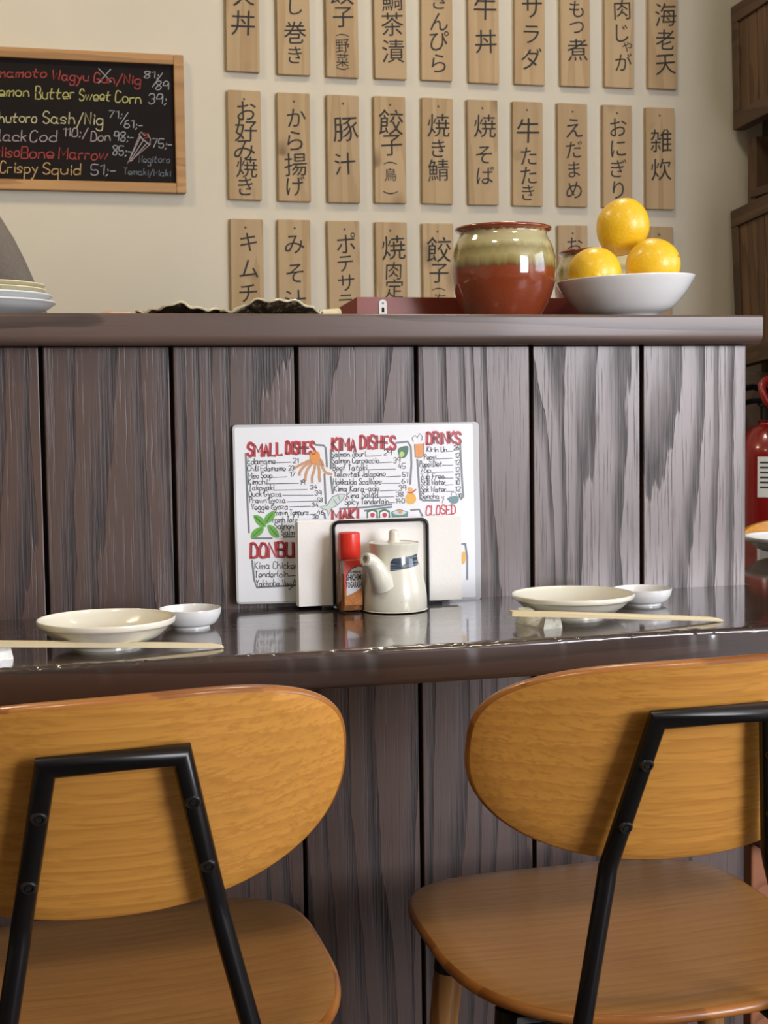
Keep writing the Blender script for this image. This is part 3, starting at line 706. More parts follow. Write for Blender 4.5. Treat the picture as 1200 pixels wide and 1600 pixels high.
# ------------------------------------------------------------------ laminated menu
MY0, MK = 1.6665, .045                      # foot of the sheet, lean
def menu_pt(px, py, off=0.0):
    d = FW + (px-600)/F_PX*RT - (py-800)/F_PX*UP
    # plane: y = MY0 + MK*(z-ZC) - off
    t_ = (MY0-off+MK*(CAM.z-ZC))/(d.y-MK*d.z)
    return CAM+d*t_
mo = menu_pt(560, 936); mo.z = ZC
mn = thing('menu_sheet', 'laminated hand-lettered menu sheet leaning on the plank bar front', 'menu', mo)
def quad_sheet(name, corners, off0, off1, m, parent, r=0):
    pts = []
    for i, c in enumerate(corners):
        if not r: pts.append(c); continue
        a = Vector(corners[i-1])-Vector(c); b = Vector(corners[(i+1) % 4])-Vector(c); a.normalize(); b.normalize(); c = Vector(c)
        for k in range(5):
            u = k/4; p = (c+a*r)*(1-u)**2+2*u*(1-u)*c+(c+b*r)*u*u; pts.append((p.x, p.y))
    n = len(pts); V = [menu_pt(*p, off0)-mo for p in pts]+[menu_pt(*p, off1)-mo for p in pts]
    Fs = [list(range(n, 2*n)), list(range(n))[::-1]]+[(i, (i+1) % n, n+(i+1) % n, n+i) for i in range(n)]
    return mesh(name, (V, Fs), m, parent)
quad_sheet('laminate', [(363, 664), (370, 944), (752, 937), (748, 659)], 0, .0004, 'laminate', mn, 7)
quad_sheet('paper', [(366, 668), (373, 941), (743.5, 933), (738.5, 662)], .0004, .0007, 'paper', mn, 3)
def pxid(a, b): return a, b
def print_on(lines_vf, m, off, name='printing'):
    V = [menu_pt(v[0], v[1], off)-mo for v in lines_vf[0]]; Fs = [f[::-1] for f in lines_vf[1]]
    mesh(name, (V, Fs), m, mn)
SH = -.012
def hand(items): 
    out = []
    for s, x0, yb, cap, x1 in items: out += write(s, x0, yb, cap, x1, SH, .3, .06)
    return out
def rule(*segs): return [[(a, b), (c, d)] for a, b, c, d in segs]
heads = [('SMALL', 387, 712, 19, 440), ('DISHES', 447, 709, 18, 491), ('KIMA', 519, 704, 19, 555), ('DISHES', 563, 701, 19, 617), ('DRINKS', 667, 693, 17, 719), ('MAKI', 519, 813, 17, 559), ('DONBURI', 392, 871, 22, 478)]
hl = []
for h in heads: hl += write(*h, SH, .3, .02)
print_on(ribbons(hl, pxid, 4.3), 'pr_red', .0010, 'red_headings')
hl2 = [[(x+1.8, y+1.2) for x, y in ln] for ln in hl]
print_on(ribbons(hl2, pxid, 1.1), 'pr_ink', .0012, 'heading_outlines')
print_on(ribbons(hand([('CLOSED', 666, 804, 14, 711)]), pxid, 2.0), 'pr_red', .0010, 'red_headings')
items = [('Edamame', 387, 725, 9, 430), ('21', 458, 723, 7, 466), ('Chili Edamame', 387, 736, 9, 446), ('23', 451, 735, 7, 459), ('Miso Soup', 388, 747, 9, 425), ('17', 453, 744, 7, 461), ('Kimchi', 388, 757, 9, 417), ('19', 469, 757, 7, 476),
 ('Takoyaki', 389, 766, 9, 428), ('34', 485, 764, 6, 495), ('Duck Gyoza', 389, 776, 9, 440), ('39', 492, 774, 7, 502), ('Prawn Gyoza', 390, 786, 9, 446), ('58', 496, 784, 6, 504), ('Veggie Gyoza', 393, 796, 9, 450), ('34', 487, 792, 6, 497),
 ('Prawn Tempura', 428, 805, 9, 482), ('46', 496, 804, 7, 506), ('Fresh Tofu', 426, 816, 9, 464), ('30', 489, 810, 5, 497), ('Salmon S', 429, 826, 9, 467), ('Salmon', 440, 836, 9, 470),
 ('Salmon Aburi', 518, 714, 9, 571), ('29', 600, 711, 8, 612), ('Salmon Carpaccio', 519, 724, 9, 592), ('39', 615, 723, 8, 625), ('Beef Tataki', 520, 735, 9, 573), ('45', 622, 732, 8, 633), ('Yellowtail Jalapeno', 522, 745, 9, 602), ('51', 629, 745, 7, 637),
 ('Hokkaido Scallops', 521, 757, 9, 596), ('61', 628, 755, 7, 637), ('Kima Kara-age', 522, 768, 9, 592), ('39', 623, 767, 8, 634), ('Kima Salad', 542, 778, 9, 590), ('38', 619, 776, 7, 630), ('Spicy Tenderloin', 539, 788, 9, 607), ('140', 618, 786, 7, 632),
 ('Kirin Un', 667, 706, 8, 698), ('26', 709, 703, 7, 717), ('Pepsi', 663, 718, 8, 681), ('12', 711, 715, 7, 718), ('Pepsi Diet', 656, 729, 9, 690), ('12', 711, 726, 7, 718), ('7up', 657, 738, 8, 673), ('12', 711, 737, 7, 718), ('7up Free', 657, 748, 8, 694), ('12', 711, 747, 7, 718),
 ('Still Water', 658, 758, 9, 696), ('10', 711, 757, 7, 718), ('Spk Water', 658, 769, 9, 697), ('12', 711, 767, 7, 719), ('Sencha', 658, 779, 8, 686), ('10', 716, 777, 6, 721),
 ('Kima Chicken', 398, 889, 11, 466), ('Tenderloin', 398, 902, 10, 450), ('Yakisoba Veg/Chi', 400, 916, 10, 472)]
print_on(ribbons(hand(items)+rule((432, 723, 455, 722), (426, 746, 448, 745), (418, 756, 467, 755), (428, 766, 480, 765), (442, 774, 490, 774), (448, 784, 495, 783), (452, 792, 485, 791), (484, 804, 494, 803), (571, 713, 596, 712), (593, 723, 612, 722),
   (574, 734, 618, 733), (603, 745, 626, 744), (597, 755, 625, 755), (594, 767, 620, 766), (591, 777, 616, 776), (607, 785, 617, 785), (699, 705, 708, 705), (681, 717, 707, 716), (691, 727, 708, 727), (674, 738, 708, 737), (694, 747, 708, 747), (696, 758, 708, 757), (697, 768, 709, 768), (452, 900, 466, 899)), pxid, 1.05), 'pr_ink', .0010, 'handwriting')
frames = [[(384, 709), (386, 770), (389, 832)], [(493, 695), (506, 696), (509, 700), (511, 729)], [(507, 741), (509, 787)], [(507, 803), (508, 810)], [(524, 699), (517, 703), (517, 732)], [(517, 745), (520, 771)], [(619, 692), (637, 690), (642, 698), (643, 725), (641, 756)],
 [(531, 795), (580, 792), (612, 788)], [(652, 718), (655, 760), (657, 780), (661, 782), (686, 782)], [(719, 693), (722, 750), (724, 776), (720, 780)], [(570, 798), (612, 792)], [(642, 797), (655, 796), (660, 806)], [(394, 876), (397, 905), (401, 918), (470, 914)], [(394, 841), (425, 841)], [(443, 839), (470, 838)], [(727, 850), (730, 870), (730, 905)], [(722, 850), (727, 850)]]
print_on(ribbons(frames, pxid, 3.0), 'pr_gray', .0009, 'frame_lines')
# drawings
print_on(ribbons([[(p.x, p.y) for p in spline([(a, b, 0) for a, b in l], 5)] for l in ([(487, 718), (478, 722), (468, 727), (461, 731)], [(488, 721), (476, 728), (469, 737), (468, 742)], [(490, 722), (482, 731), (478, 741), (477, 751)], [(493, 724), (491, 735), (488, 745), (488, 754)], [(497, 724), (499, 736), (499, 745), (500, 752)], [(499, 720), (504, 730), (509, 738), (518, 741)], [(500, 717), (503, 722), (505, 728)])], pxid, 4.0), 'pr_tan', .0010, 'octopus_drawing')
print_on(poly([(484, 712), (487, 706), (493, 704), (499, 708), (500, 716), (496, 723), (490, 725), (486, 720)], pxid, 3), 'pr_orange', .0012, 'octopus_drawing')
print_on(poly([(514, 785), (520, 776), (530, 772), (538, 771), (541, 773), (535, 782), (526, 790), (519, 794), (515, 800), (513, 806), (511, 797), (500, 793), (497, 791), (510, 790)], pxid, 0), 'pr_pale', .0010, 'fish_drawing')
print_on(ribbons([[(514, 785), (520, 776), (530, 772), (540, 772), (535, 782), (526, 790), (518, 794), (513, 806), (511, 797), (498, 792), (511, 790), (514, 785)], [(529, 774), (531, 782)], [(521, 780), (527, 788)]], pxid, .9), 'pr_gray', .0012, 'fish_drawing')
for i, (x, y, a) in enumerate([(406, 814, .75), (421, 809, -.95), (402, 832, -.75), (427, 830, .85)]):
    c, s = math.cos(a), math.sin(a); pts = [(x+u*c-v*s, y+u*s+v*c) for u, v in ((-13, 0), (-7, -5), (0, -6), (8, -4), (13, 0), (8, 5), (0, 6), (-7, 4))]
    print_on(poly(pts, pxid, 3), 'pr_green', .0010+.0001*i, 'edamame_drawing')
    print_on(ribbons([[(x-9*c, y-9*s), (x+9*c, y+9*s)]], pxid, 1.0), 'pr_dgreen', .0016, 'edamame_drawing')
print_on(poly([(622, 702), (628, 698), (637, 697), (638, 704), (634, 714), (627, 716), (623, 711)], pxid, 3), 'pr_dgreen', .0010, 'avocado_drawing')
print_on(poly([(624, 709), (628, 705), (632, 709), (629, 714), (625, 714)], pxid, 3), 'pr_lime', .0012, 'avocado_drawing')
print_on(poly([(648, 694), (662, 693), (662, 713), (656, 715), (649, 714)], pxid, 0), 'pr_orange', .0010, 'beer_drawing')
print_on(ribbons([[(646, 690), (644, 684), (649, 680), (652, 684), (656, 677), (660, 682), (659, 688)], [(648, 694), (649, 714), (656, 715), (662, 713), (662, 693)]], pxid, 1.0), 'pr_gray', .0012, 'beer_drawing')
print_on(poly([(634, 782), (635, 774), (640, 769), (637, 764), (640, 761), (645, 764), (644, 769), (649, 774), (650, 782), (645, 787), (638, 787)], pxid, 3), 'pr_yellow', .0010, 'gourd_drawing')
print_on(ribbons([[(637, 769), (643, 770), (650, 765)]], pxid, 2.0), 'pr_red', .0012, 'gourd_drawing')
print_on(poly([(699, 779), (704, 776), (714, 775), (717, 780), (714, 786), (706, 787), (702, 783)], pxid, 3), 'pr_teal', .0010, 'teapot_drawing')
print_on(ribbons([[(705, 775), (706, 769), (712, 769), (714, 774)], [(690, 776), (694, 781)], [(694, 775), (691, 786)]], pxid, .9), 'pr_gray', .0010, 'teapot_drawing')
for x in (573, 592):
    print_on(poly([(x, 798), (x+9, 795), (x+17, 798), (x+18, 812), (x, 812)], pxid, 0), 'pr_dgreen', .0010, 'maki_drawing'); print_on(poly([(x+2, 801), (x+9, 798), (x+15, 801), (x+15, 812), (x+2, 812)], pxid, 0), 'paper', .0012, 'maki_drawing')
    print_on(poly([(x+5, 804), (x+9, 801), (x+13, 804), (x+9, 809)], pxid, 2), 'pr_red', .0014, 'maki_drawing')
print_on(poly([(611, 800), (624, 795), (638, 800), (636, 812), (613, 812)], pxid, 0), 'pr_teal', .0010, 'maki_drawing'); print_on(poly([(613, 801), (624, 797), (636, 801), (624, 805)], pxid, 2), 'pr_pale', .0012, 'maki_drawing'); print_on(poly([(622, 800), (625, 796), (629, 799), (626, 803)], pxid, 2), 'pr_orange', .0014, 'maki_drawing')
print_on(poly([(722, 864), (726, 862), (728, 870), (726, 880), (722, 880)], pxid, 2), 'pr_yellow', .0010, 'curry_drawing')

# ------------------------------------------------------------------ napkin holder and napkins
YH = 1.637
a = at_y(522, 880, YH); b = at_y(668, 880, YH); zt = at_y(595, 813.5, YH).z
hx = (a.x+b.x)/2; hw = (b.x-a.x)/2
nh = thing('napkin_holder', 'black wire napkin holder standing behind the soy sauce pot', 'napkin holder', (hx, YH, ZC))
def loop(y, w, h, r, z0=.0022):
    pts = [(-w, y, z0)]
    for k in range(6): aa = PI-PI/2*k/5; pts.append((-w+r+r*math.cos(aa), y, h-r+r*math.sin(aa)))
    for k in range(6): aa = PI/2-PI/2*k/5; pts.append((w-r+r*math.cos(aa), y, h-r+r*math.sin(aa)))
    pts.append((w, y, z0)); return pts
mesh('front_loop', tube(loop(0, hw, zt-ZC, .007), .0021, 10), 'black', nh, True)
mesh('rear_loop', tube(loop(.0215, hw, zt-ZC-.004, .007), .0016, 10), 'black', nh, True)
mesh('base_wire', join(boxvf(-hw-.016, hw+.017, -.0022, .0225, .0, .0022), boxvf(-hw-.016, hw+.017, -.0025, .0005, .0022, .0042)), 'black', nh)
nl = at_y(463, 880, YH+.004).x; nr = at_y(722, 880, YH+.004).x; nt = at_y(500, 812, YH+.004).z
for i in range(6):
    y0 = YH+.0030+i*.0027; dx = random.uniform(-.002, .002)
    V, Fs = [], []; n = 12
    for k in range(n+1):
        u = k/n; x = nl+.002+dx*.5+(nr-nl-.004+dx)*u; bow = -.0004*math.sin(u*PI*2+i)
        top = nt-.0025*abs(u-.45)*(1 if i == 0 else .5)+random.uniform(-.0004, .0004)-i*.0006
        for y, z in ((y0, ZC+.0046), (y0-.0, top-.001), (y0+.0011, top), (y0+.0023, top-.001), (y0+.0023, ZC+.0046)): V.append((x, y+bow*0, z))
    for k in range(n):
        for j in range(5): Fs.append((k*5+j, k*5+(j+1) % 5, k*5+5+(j+1) % 5, k*5+5+j))
    Fs += [tuple(range(5))[::-1], tuple(n*5+j for j in range(5))]
    o = mesh('paper_napkin', (V, Fs), 'napkin', None, False)
    tag(o, 'front white paper napkin in the black wire holder' if i == 0 else 'white paper napkin layered behind the front one in the wire holder', 'napkin', 'white paper napkins in the holder')

# ------------------------------------------------------------------ soy sauce pot
pc = at_z(617, 953, ZC); S = 1/ppm(pc); pc = Vector((pc.x, pc.y, ZC))
pot = thing('soy_sauce_pot', 'cream speckled stoneware soy sauce pot with a dark blue brush band', 'sauce pot', pc)
H = 106*S; rb_ = 50.5*S; rt_ = 39.5*S
prof = smoothprof([(0, .001), (rb_*.93, .001), (rb_*.985, .0025), (rb_, .006), (rb_*.985, H*.25), (rb_*.93, H*.42), (rb_*.83, H*.60), (rb_*.745, H*.76), (rb_*.735, H*.87), (rt_*.99, H*.985), (rt_*.985, H), (rt_*.95, H), (rt_*.93, H*.97), (rt_*.8, H*.955), (0, H*.955)], 5)
mesh('body', lathe(prof, 64), 'stoneware', pot, True)
lid = mesh('lid', lathe(smoothprof([(0, H*.957), (rt_*.90, H*.957), (rt_*.905, H*.985), (rt_*.86, H*.995), (rt_*.40, H*1.0), (rt_*.22, H*1.005)], 4)+[(rt_*.22, H*1.01)], 48), 'stoneware', pot, True)
mesh('knob', lathe(smoothprof([(0, H*1.0), (10*S, H*1.0), (9*S, H*1.03), (8.2*S, H*1.09), (8*S, H*1.14), (6.5*S, H*1.175), (3*S, H*1.19), (0, H*1.19)], 5), 24), 'stoneware', lid, True)
# spout: leaves the body low on the viewer's left and points up and out to the left
vd = Vector((pc.x, pc.y, 0)).normalized(); vr = Vector((vd.y, -vd.x, 0))    # towards right in view, vd away
def pv(rx, toward, z): return vr*(rx*S)-vd*(toward*S)+Vector((0, 0, z*S))
sp = spline([pv(-17, 36, 43), pv(-22, 43, 56), pv(-27, 48, 69), pv(-32, 52, 78), pv(-38, 58, 84.5), pv(-44.5, 66, 87)], 6)
nsp = len(sp); rr = [(19-(19-9.8)*min(1, (i/(nsp-1))*1.05)**.9)*S for i in range(nsp)]
V, Fs = tube(sp, rr, 24, False, False)
k = len(V); n = 24                        # bore
ax_ = (sp[-1]-sp[-2]).normalized()
for kk_, dd in ((.62, .0003), (.55, -.006)):
    cen = sp[-1]+ax_*dd
    for j in range(n): V.append(cen+(V[(nsp-1)*n+j]-sp[-1])*kk_)
for q in range(2):
    base0 = (nsp-1)*n if q == 0 else k
    for j in range(n): Fs.append((base0+j, base0+(j+1) % n, k+q*n+(j+1) % n, k+q*n+j))
Fs.append([k+n+j for j in range(n)])
# rounded lower end
cen = sp[0]-(sp[1]-sp[0]).normalized()*6*S; k2 = len(V)
for j in range(n): V.append(cen+(V[j]-sp[0])*.75)
cen2 = cen-(sp[1]-sp[0]).normalized()*5*S; V.append(cen2)
for j in range(n): Fs.append((j, k2+j, k2+(j+1) % n, (j+1) % n)); Fs.append((k2+j, len(V)-1, k2+(j+1) % n))
mesh('spout', (V, Fs), 'stoneware', pot, True)
# brushed band following the waist
def rad(z):
    for (r0, z0), (r1, z1) in zip(prof, prof[1:]):
        if z0 <= z <= z1 and z1 > z0 and r0 > rb_*.5: return r0+(r1-r0)*(z-z0)/(z1-z0)
    return rb_
V, Fs = [], []; av = math.atan2(-vd.y, -vd.x); n = 24; m_ = 6
for i in range(n+1):
    u = i/n; aa = av+math.radians(-9)+math.radians(82)*u
    zb0 = (65+8*u)*S; zb1 = zb0+(19*min(1, .70+u*5)*(1-.15*u))*S
    zz0 = zb0+(1.5*S if i == 0 else 0)
    for j in range(m_+1):
        z = zz0+(zb1-zz0)*j/m_; r = rad(z)+.0002; V.append((r*math.cos(aa), r*math.sin(aa), z))
for i in range(n):
    for j in range(m_): Fs.append((i*(m_+1)+j, (i+1)*(m_+1)+j, (i+1)*(m_+1)+j+1, i*(m_+1)+j+1))
bo = mesh('painted_band', (V, Fs), 'brush', pot, True); bo['label'] = 'dark blue brushed band'

# ------------------------------------------------------------------ spice bottle
pcb = at_z(548.5, 956, ZC); S = 1/ppm(pcb)
sb = thing('spice_bottle', 'small glass spice bottle with red cap beside the soy pot', 'bottle', (pcb.x, pcb.y+.004, ZC), .06)
def rsq(w, r, n=5):
    out = []
    for cx_, cy_, a0 in ((w-r, w-r, 0), (-w+r, w-r, PI/2), (-w+r, -w+r, PI), (w-r, -w+r, 3*PI/2)):
        for k in range(n): aa = a0+PI/2*k/(n-1); out.append((cx_+r*math.cos(aa), cy_+r*math.sin(aa)))
    return out
def loft(levels):
    V, Fs = [], []; n = None
    for w_, r_, z_ in levels:
        ring = rsq(w_, r_); n = len(ring); V += [(x, y, z_) for x, y in ring]
    for i in range(len(levels)-1):
        for j in range(n): Fs.append((i*n+j, i*n+(j+1) % n, i*n+n+(j+1) % n, i*n+n+j))
    Fs += [list(range(n))[::-1], [(len(levels)-1)*n+j for j in range(n)]]
    return V, Fs
hb = 17.3*S
g = mesh('glass_body', loft([(hb*.93, .004, 0), (hb, .004, .0015), (hb, .004, 76*S), (hb*.96, .005, 80*S), (hb*.80, .008, 84*S)]), 'glass', sb, True)
mesh('spice', loft([(hb*.86, .003, .003), (hb*.86, .003, 58*S)]), 'spice', sb, True)
mesh('cap', loft([(hb*.97, .011, 83*S), (hb*1.0, .0115, 84*S), (hb*.99, .0115, 119*S), (hb*.96, .011, 123*S), (hb*.85, .010, 124.5*S)]), 'redcap', sb, True)
def face_pt(u, v, off=.0003): return (u*hb, -hb-off, v*S)       # front face: u -1..1, v pixels up
def face_sheet(pts, m, off, name, parent):
    return mesh(name, ([face_pt(u, v, off) for u, v in pts], [list(range(len(pts)))]), m, parent)
lab = face_sheet([(-.80, 12), (.86, 12), (.86, 82), (-.80, 82)], 'redlabel', .0003, 'label_panel', sb)
face_sheet([(-.80, 12), (.86, 12), (.86, 40), (-.80, 36)], 'spice', .0004, 'label_window', lab)
crest = [(-.62, 27), (-.15, 30), (.35, 34), (.86, 40)]+[(.86, 71), (.50, 72), (0, 69), (-.35, 64), (-.55, 57), (-.60, 50)]
face_sheet([(u*1.06-.0, v+(1.6 if i > 3 else -.5)) for i, (u, v) in enumerate(crest)][4:]+[(-.62, 50), (-.4, 60), (.86, 68)], 'pr_ink', .0005, 'label_arch', lab)
face_sheet(crest, 'silver', .0006, 'label_crest', lab)
def serif(text, u0, u1, v0, hpx, m, off, name):
    V, Fs = glyph(text, .02)
    lo = min(v.x for v in V); hi = max(v.x for v in V); hy = max(v.y for v in V)
    W2 = [face_pt(u0+(v.x-lo)/(hi-lo)*(u1-u0), v0+v.y/hy*hpx, off) for v in V]
    mesh(name, (W2, Fs), m, lab)
serif('SHICHIMI', -.60, .84, 51, 9.5, 'ink', .0008, 'lettering'); serif('TOGARASHI', -.66, .85, 39.5, 9.5, 'ink', .0008, 'lettering')
serif('RED PEPPER MIX', -.38, .80, 62.5, 2.6, 'ink', .0008, 'lettering')

# ------------------------------------------------------------------ things on the ledge
def on_ledge(px, y): return Vector((at_y(px, 480, y).x, y, ZL))
jp = on_ledge(787, 1.785); S = 1/ppm(jp)
def jar(loc, label):
    pr = [(0, .0), (50*S, .0), (56*S, .003), (69*S, 26*S), (79*S, 55*S), (82*S, 80*S), (80.5*S, 100*S), (76*S, 117*S), (70*S, 128*S), (68*S, 134*S), (69*S, 137*S), (74*S, 139.5*S), (75.5*S, 142*S), (73.5*S, 144.5*S), (69*S, 145*S), (65*S, 142*S), (63*S, 134*S), (68*S, 115*S), (72*S, 80*S), (60*S, 25*S), (40*S, 8*S), (0, 6*S)]
    o = mesh('glazed_jar', lathe(smoothprof(pr, 4), 72), 'jar', None, True, loc); return tag(o, label, 'jar', 'glazed jars on the ledge')
jar(jp, 'brown pottery jar with olive dripping glaze at the front of the ledge')
j2 = on_ledge(938, 2.03); jar(j2, 'second glazed jar half hidden behind the bowl of lemons').rotation_euler = (0, 0, 2)
bp = on_ledge(979, 1.765); S = 1/ppm(bp); Rb = 107.5*S
pr = smoothprof([(0, .004), (40*S, .004), (42*S, 0), (46*S, 0), (48*S, .004), (70*S, 14*S), (90*S, 34*S), (103*S, 53*S), (107*S, 60*S), (107.5*S, 62*S), (105.5*S, 62.5*S), (100*S, 57*S), (84*S, 37*S), (62*S, 21*S), (30*S, 13*S), (0, 12*S)], 4)
o = mesh('lemon_bowl', lathe(pr, 72), 'white', None, True, bp); o.rotation_euler = (0, -.035, 0); o.location.z = ZL+.0012; tag(o, 'shallow white footed bowl holding the lemons on the ledge', 'bowl')
def lemon(px, py, y, rpx, lpx, axis, label):
    p = at_y(px, py, y); s_ = 1/ppm(p); R_, L_ = rpx*s_, lpx*s_
    prof = [(0, -L_), (R_*.10, -L_*.985), (R_*.17, -L_*.95), (R_*.34, -L_*.90), (R_*.62, -L_*.74), (R_*.86, -L_*.46), (R_, -L_*.05), (R_*.97, L_*.26), (R_*.80, L_*.58), (R_*.52, L_*.82), (R_*.26, L_*.93), (R_*.12, L_*.965), (0, L_*.97)]
    V, Fs = lathe(smoothprof(prof, 3), 40)
    V = [Vector(v)*(1+.02*mnoise.noise(Vector(v)*30+Vector((px, 0, 0)))) for v in V]
    t = thing('lemon', label, 'lemon', p, 0, 'lemons in the white bowl'); t.rotation_euler = Vector(axis).to_track_quat('Z', 'Y').to_euler()
    mesh('fruit', (V, Fs), 'lemon', t, True)
    mesh('stem_scar', lathe([(0, L_*.972), (.0028, L_*.970), (.0034, L_*.955), (0, L_*.94)][::-1], 12), 'leg', t, True)
    return t
lemon(973, 355, 1.797, 41, 47, (.25, -.25, 1), 'top lemon resting on the other two in the bowl')
lemon(929, 429, 1.75, 42, 44, (.35, 1, .2), 'lemon at the left of the bowl sunk behind the rim')
lemon(1020, 414, 1.75, 41, 45, (.75, -.8, .25), 'lemon at the right of the bowl')

# red lacquer box behind the jar
y0 = 1.868; xa = at_y(558, 477, y0).x; xb = at_y(906, 477, y0).x; zt = at_y(558, 464, y0).z
xl = at_y(527, 477, y0+.03).x
rx = thing('lacquer_box', 'low red lacquered wooden box lying behind the pottery jar', 'box', (xa, y0, ZL))
pts = [(xl-xa, .035), (0, 0), (xb-xa, 0), (xb-xa, .080), (xl-xa, .080)]; hh = zt-ZL
V = [(x, y, 0) for x, y in pts]+[(x, y, hh) for x, y in pts]; V[5] = (V[5][0], V[5][1], hh*.62); V[9] = (V[9][0], V[9][1], hh*.62)
mesh('body', (V, [(4, 3, 2, 1, 0), (5, 6, 7, 8, 9)]+[(i, (i+1) % 5, 5+(i+1) % 5, 5+i) for i in range(5)]), 'redwood', rx)
kx_ = at_y(598, 477, y0).x-xa; kz = at_y(598, 468, y0).z-ZL
bv = [(kx_-.0055, 0), (kx_+.0055, 0)]+[(kx_+.0055*math.cos(PI*k/8), kz-.0055+.0055*math.sin(PI*k/8)) for k in range(9)]
n = len(bv)
kp = mesh('keyhole_plate', ([(x, -.0012, z) for x, z in bv]+[(x, -.0001, z) for x, z in bv], [list(range(n))]+[(i, n+i, n+(i+1) % n, (i+1) % n) for i in range(n)]), 'steel_white', rx); kp['label'] = 'white enamelled metal keyhole plate'
mesh('keyhole', ([(kx_-.0018, -.0014, kz-.017), (kx_+.0018, -.0014, kz-.017), (kx_+.0018, -.0014, kz-.0115), (kx_, -.0014, kz-.010), (kx_-.0018, -.0014, kz-.0115)], [(0, 1, 2, 3, 4)]), 'gap', kp)
mesh('screw', ([(kx_+.0016*math.cos(2*PI*k/10), -.0014, kz-.005+.0016*math.sin(2*PI*k/10)) for k in range(10)], [list(range(10))]), 'pr_teal', kp)

# crinkled bronze-glazed dishes
def crinkle(name, pxa, pxb, y, hpeak, seed, label, peaks):
    a = at_y(pxa, 486, y); b = at_y(pxb, 486, y); cx_ = (a.x+b.x)/2; rx_ = (b.x-a.x)/2; ry_ = .045
    V, Fs = [], []; n = 96; rings = 8; th = .0022
    def rimh(ang):
        x = math.cos(ang); h = .003
        for pxp, hp, wd in peaks: h += hp*math.exp(-((x-pxp)/wd)**2)
        return h*(1+.12*math.sin(9*ang+seed))+.0011*math.sin(17*ang+seed*2)
    for lay in (0, 1):
        for q in range(rings+1):
            u = q/rings
            for i in range(n):
                ang = 2*PI*i/n; wob = 1+.04*math.sin(7*ang+seed)+.02*math.sin(15*ang)
                z = .002+(rimh(ang))*u**2.6+.0012*u*math.sin(11*ang+seed)+lay*th
                V.append((rx_*u*wob*math.cos(ang), ry_*u*wob*math.sin(ang), max(z, .0004 + lay*th)))
    def id_(lay, q, i): return lay*(rings+1)*n+q*n+i % n
    for q in range(rings):
        for i in range(n):
            Fs.append((id_(0, q, i), id_(0, q, i+1), id_(0, q+1, i+1), id_(0, q+1, i))[::-1]); Fs.append((id_(1, q, i), id_(1, q+1, i), id_(1, q+1, i+1), id_(1, q, i+1))[::-1])
    t = thing(name, label, 'dish', (cx_, y, ZL), 0, 'crinkled dark dishes on the ledge')
    mesh('dish', (V, Fs), 'bronze', t, True)
    mesh('rim', tube([Vector(V[id_(0, rings, i)])+Vector((0, 0, th/2)) for i in range(n)], .0015, 6, True), 'rim', t, True)
crinkle('crinkled_dish', 340, 500, 1.725, .017, 1.3, 'crinkled dark bronze dish with a gilt wavy rim beside the red box', [(-.30, .013, .28), (.10, .008, .2), (.45, .010, .28)])
crinkle('crinkled_dish', 212, 352, 1.735, .01, 2.1, 'flatter crinkled dark dish between the plate stack and the taller one', [(-.15, .009, .35), (.7, .003, .25)])
a = at_y(488, 485, 1.82); b = at_y(530, 478, 1.86)
o = mesh('wooden_stick', tube([Vector((a.x-.05, 1.80, ZL+.006)), Vector((b.x-.004, 1.845, ZL+.015))], [.0045, .0058], 10), 'bamboo', None, True); tag(o, 'pale wooden stick between the crinkled dish and the red box', 'stick')
o = at_y(184, 486, 1.70); mesh_o = mesh('pottery_spoon', join(tube(spline([(-.018, 0, .003), (-.008, 0, .0035), (.006, .004, .003), (.022, .012, .0025)], 5), [.0018]*3+[.0024]*10+[.0018]*3, 10)), 'pr_tan', None, True, (o.x, 1.70, ZL)); tag(mesh_o, 'small brown pottery piece lying left of the crinkled dishes', 'utensil')

# stack of plates at the left end
sx0 = at_y(88, 474, 1.78).x; S = 1/ppm((sx0, 1.78, 1.1)); cxs = sx0-.098
def stack_plate(z, R, h, m, label):
    pr = smoothprof([(0, .003), (R*.52, .003), (R*.54, 0), (R*.58, 0), (R*.62, .002), (R*.86, h*.5), (R*.97, h*.82), (R, h*.92), (R*.99, h), (R*.95, h*.96), (R*.8, h*.62), (R*.5, h*.45), (0, h*.42)], 4)
    o = mesh('plate', lathe(pr, 64), m, None, True, (cxs, 1.78, z)); tag(o, label, 'plate', 'stacked plates on the ledge')
stack_plate(ZL+.0008, .098, .0205, 'bluewhite', 'lowest pale blue plate of the stack on the ledge at left')
stack_plate(ZL+.0105, .094, .019, 'bluewhite', 'second pale blue plate from the bottom of the stack on the ledge')
stack_plate(ZL+.0225, .0865, .0135, 'creamtex', 'cream ribbed plate second from the top of the stack on the ledge')
stack_plate(ZL+.0295, .086, .0120, 'creamtex', 'topmost cream ribbed plate of the stack on the ledge')
p = at_y(84, 482, 1.86); o = thing('utensil_handle', 'beige utensil with a rounded black end peeking out behind the plate stack', 'utensil', (p.x, 1.90, ZL))
mesh('shaft', tube([(-.06, .01, .0095), (-.005, 0, .0075)], [.006, .007], 12), 'bamboo', o, True)
mesh('tip', tube(spline([(-.008, .0005, .0078), (-.002, 0, .008), (.004, -.001, .0078), (.0075, -.0015, .0078)], 4), [.0076]*5+[.0074]*5+[.0066, .0055, .004], 14), 'black', o, True)

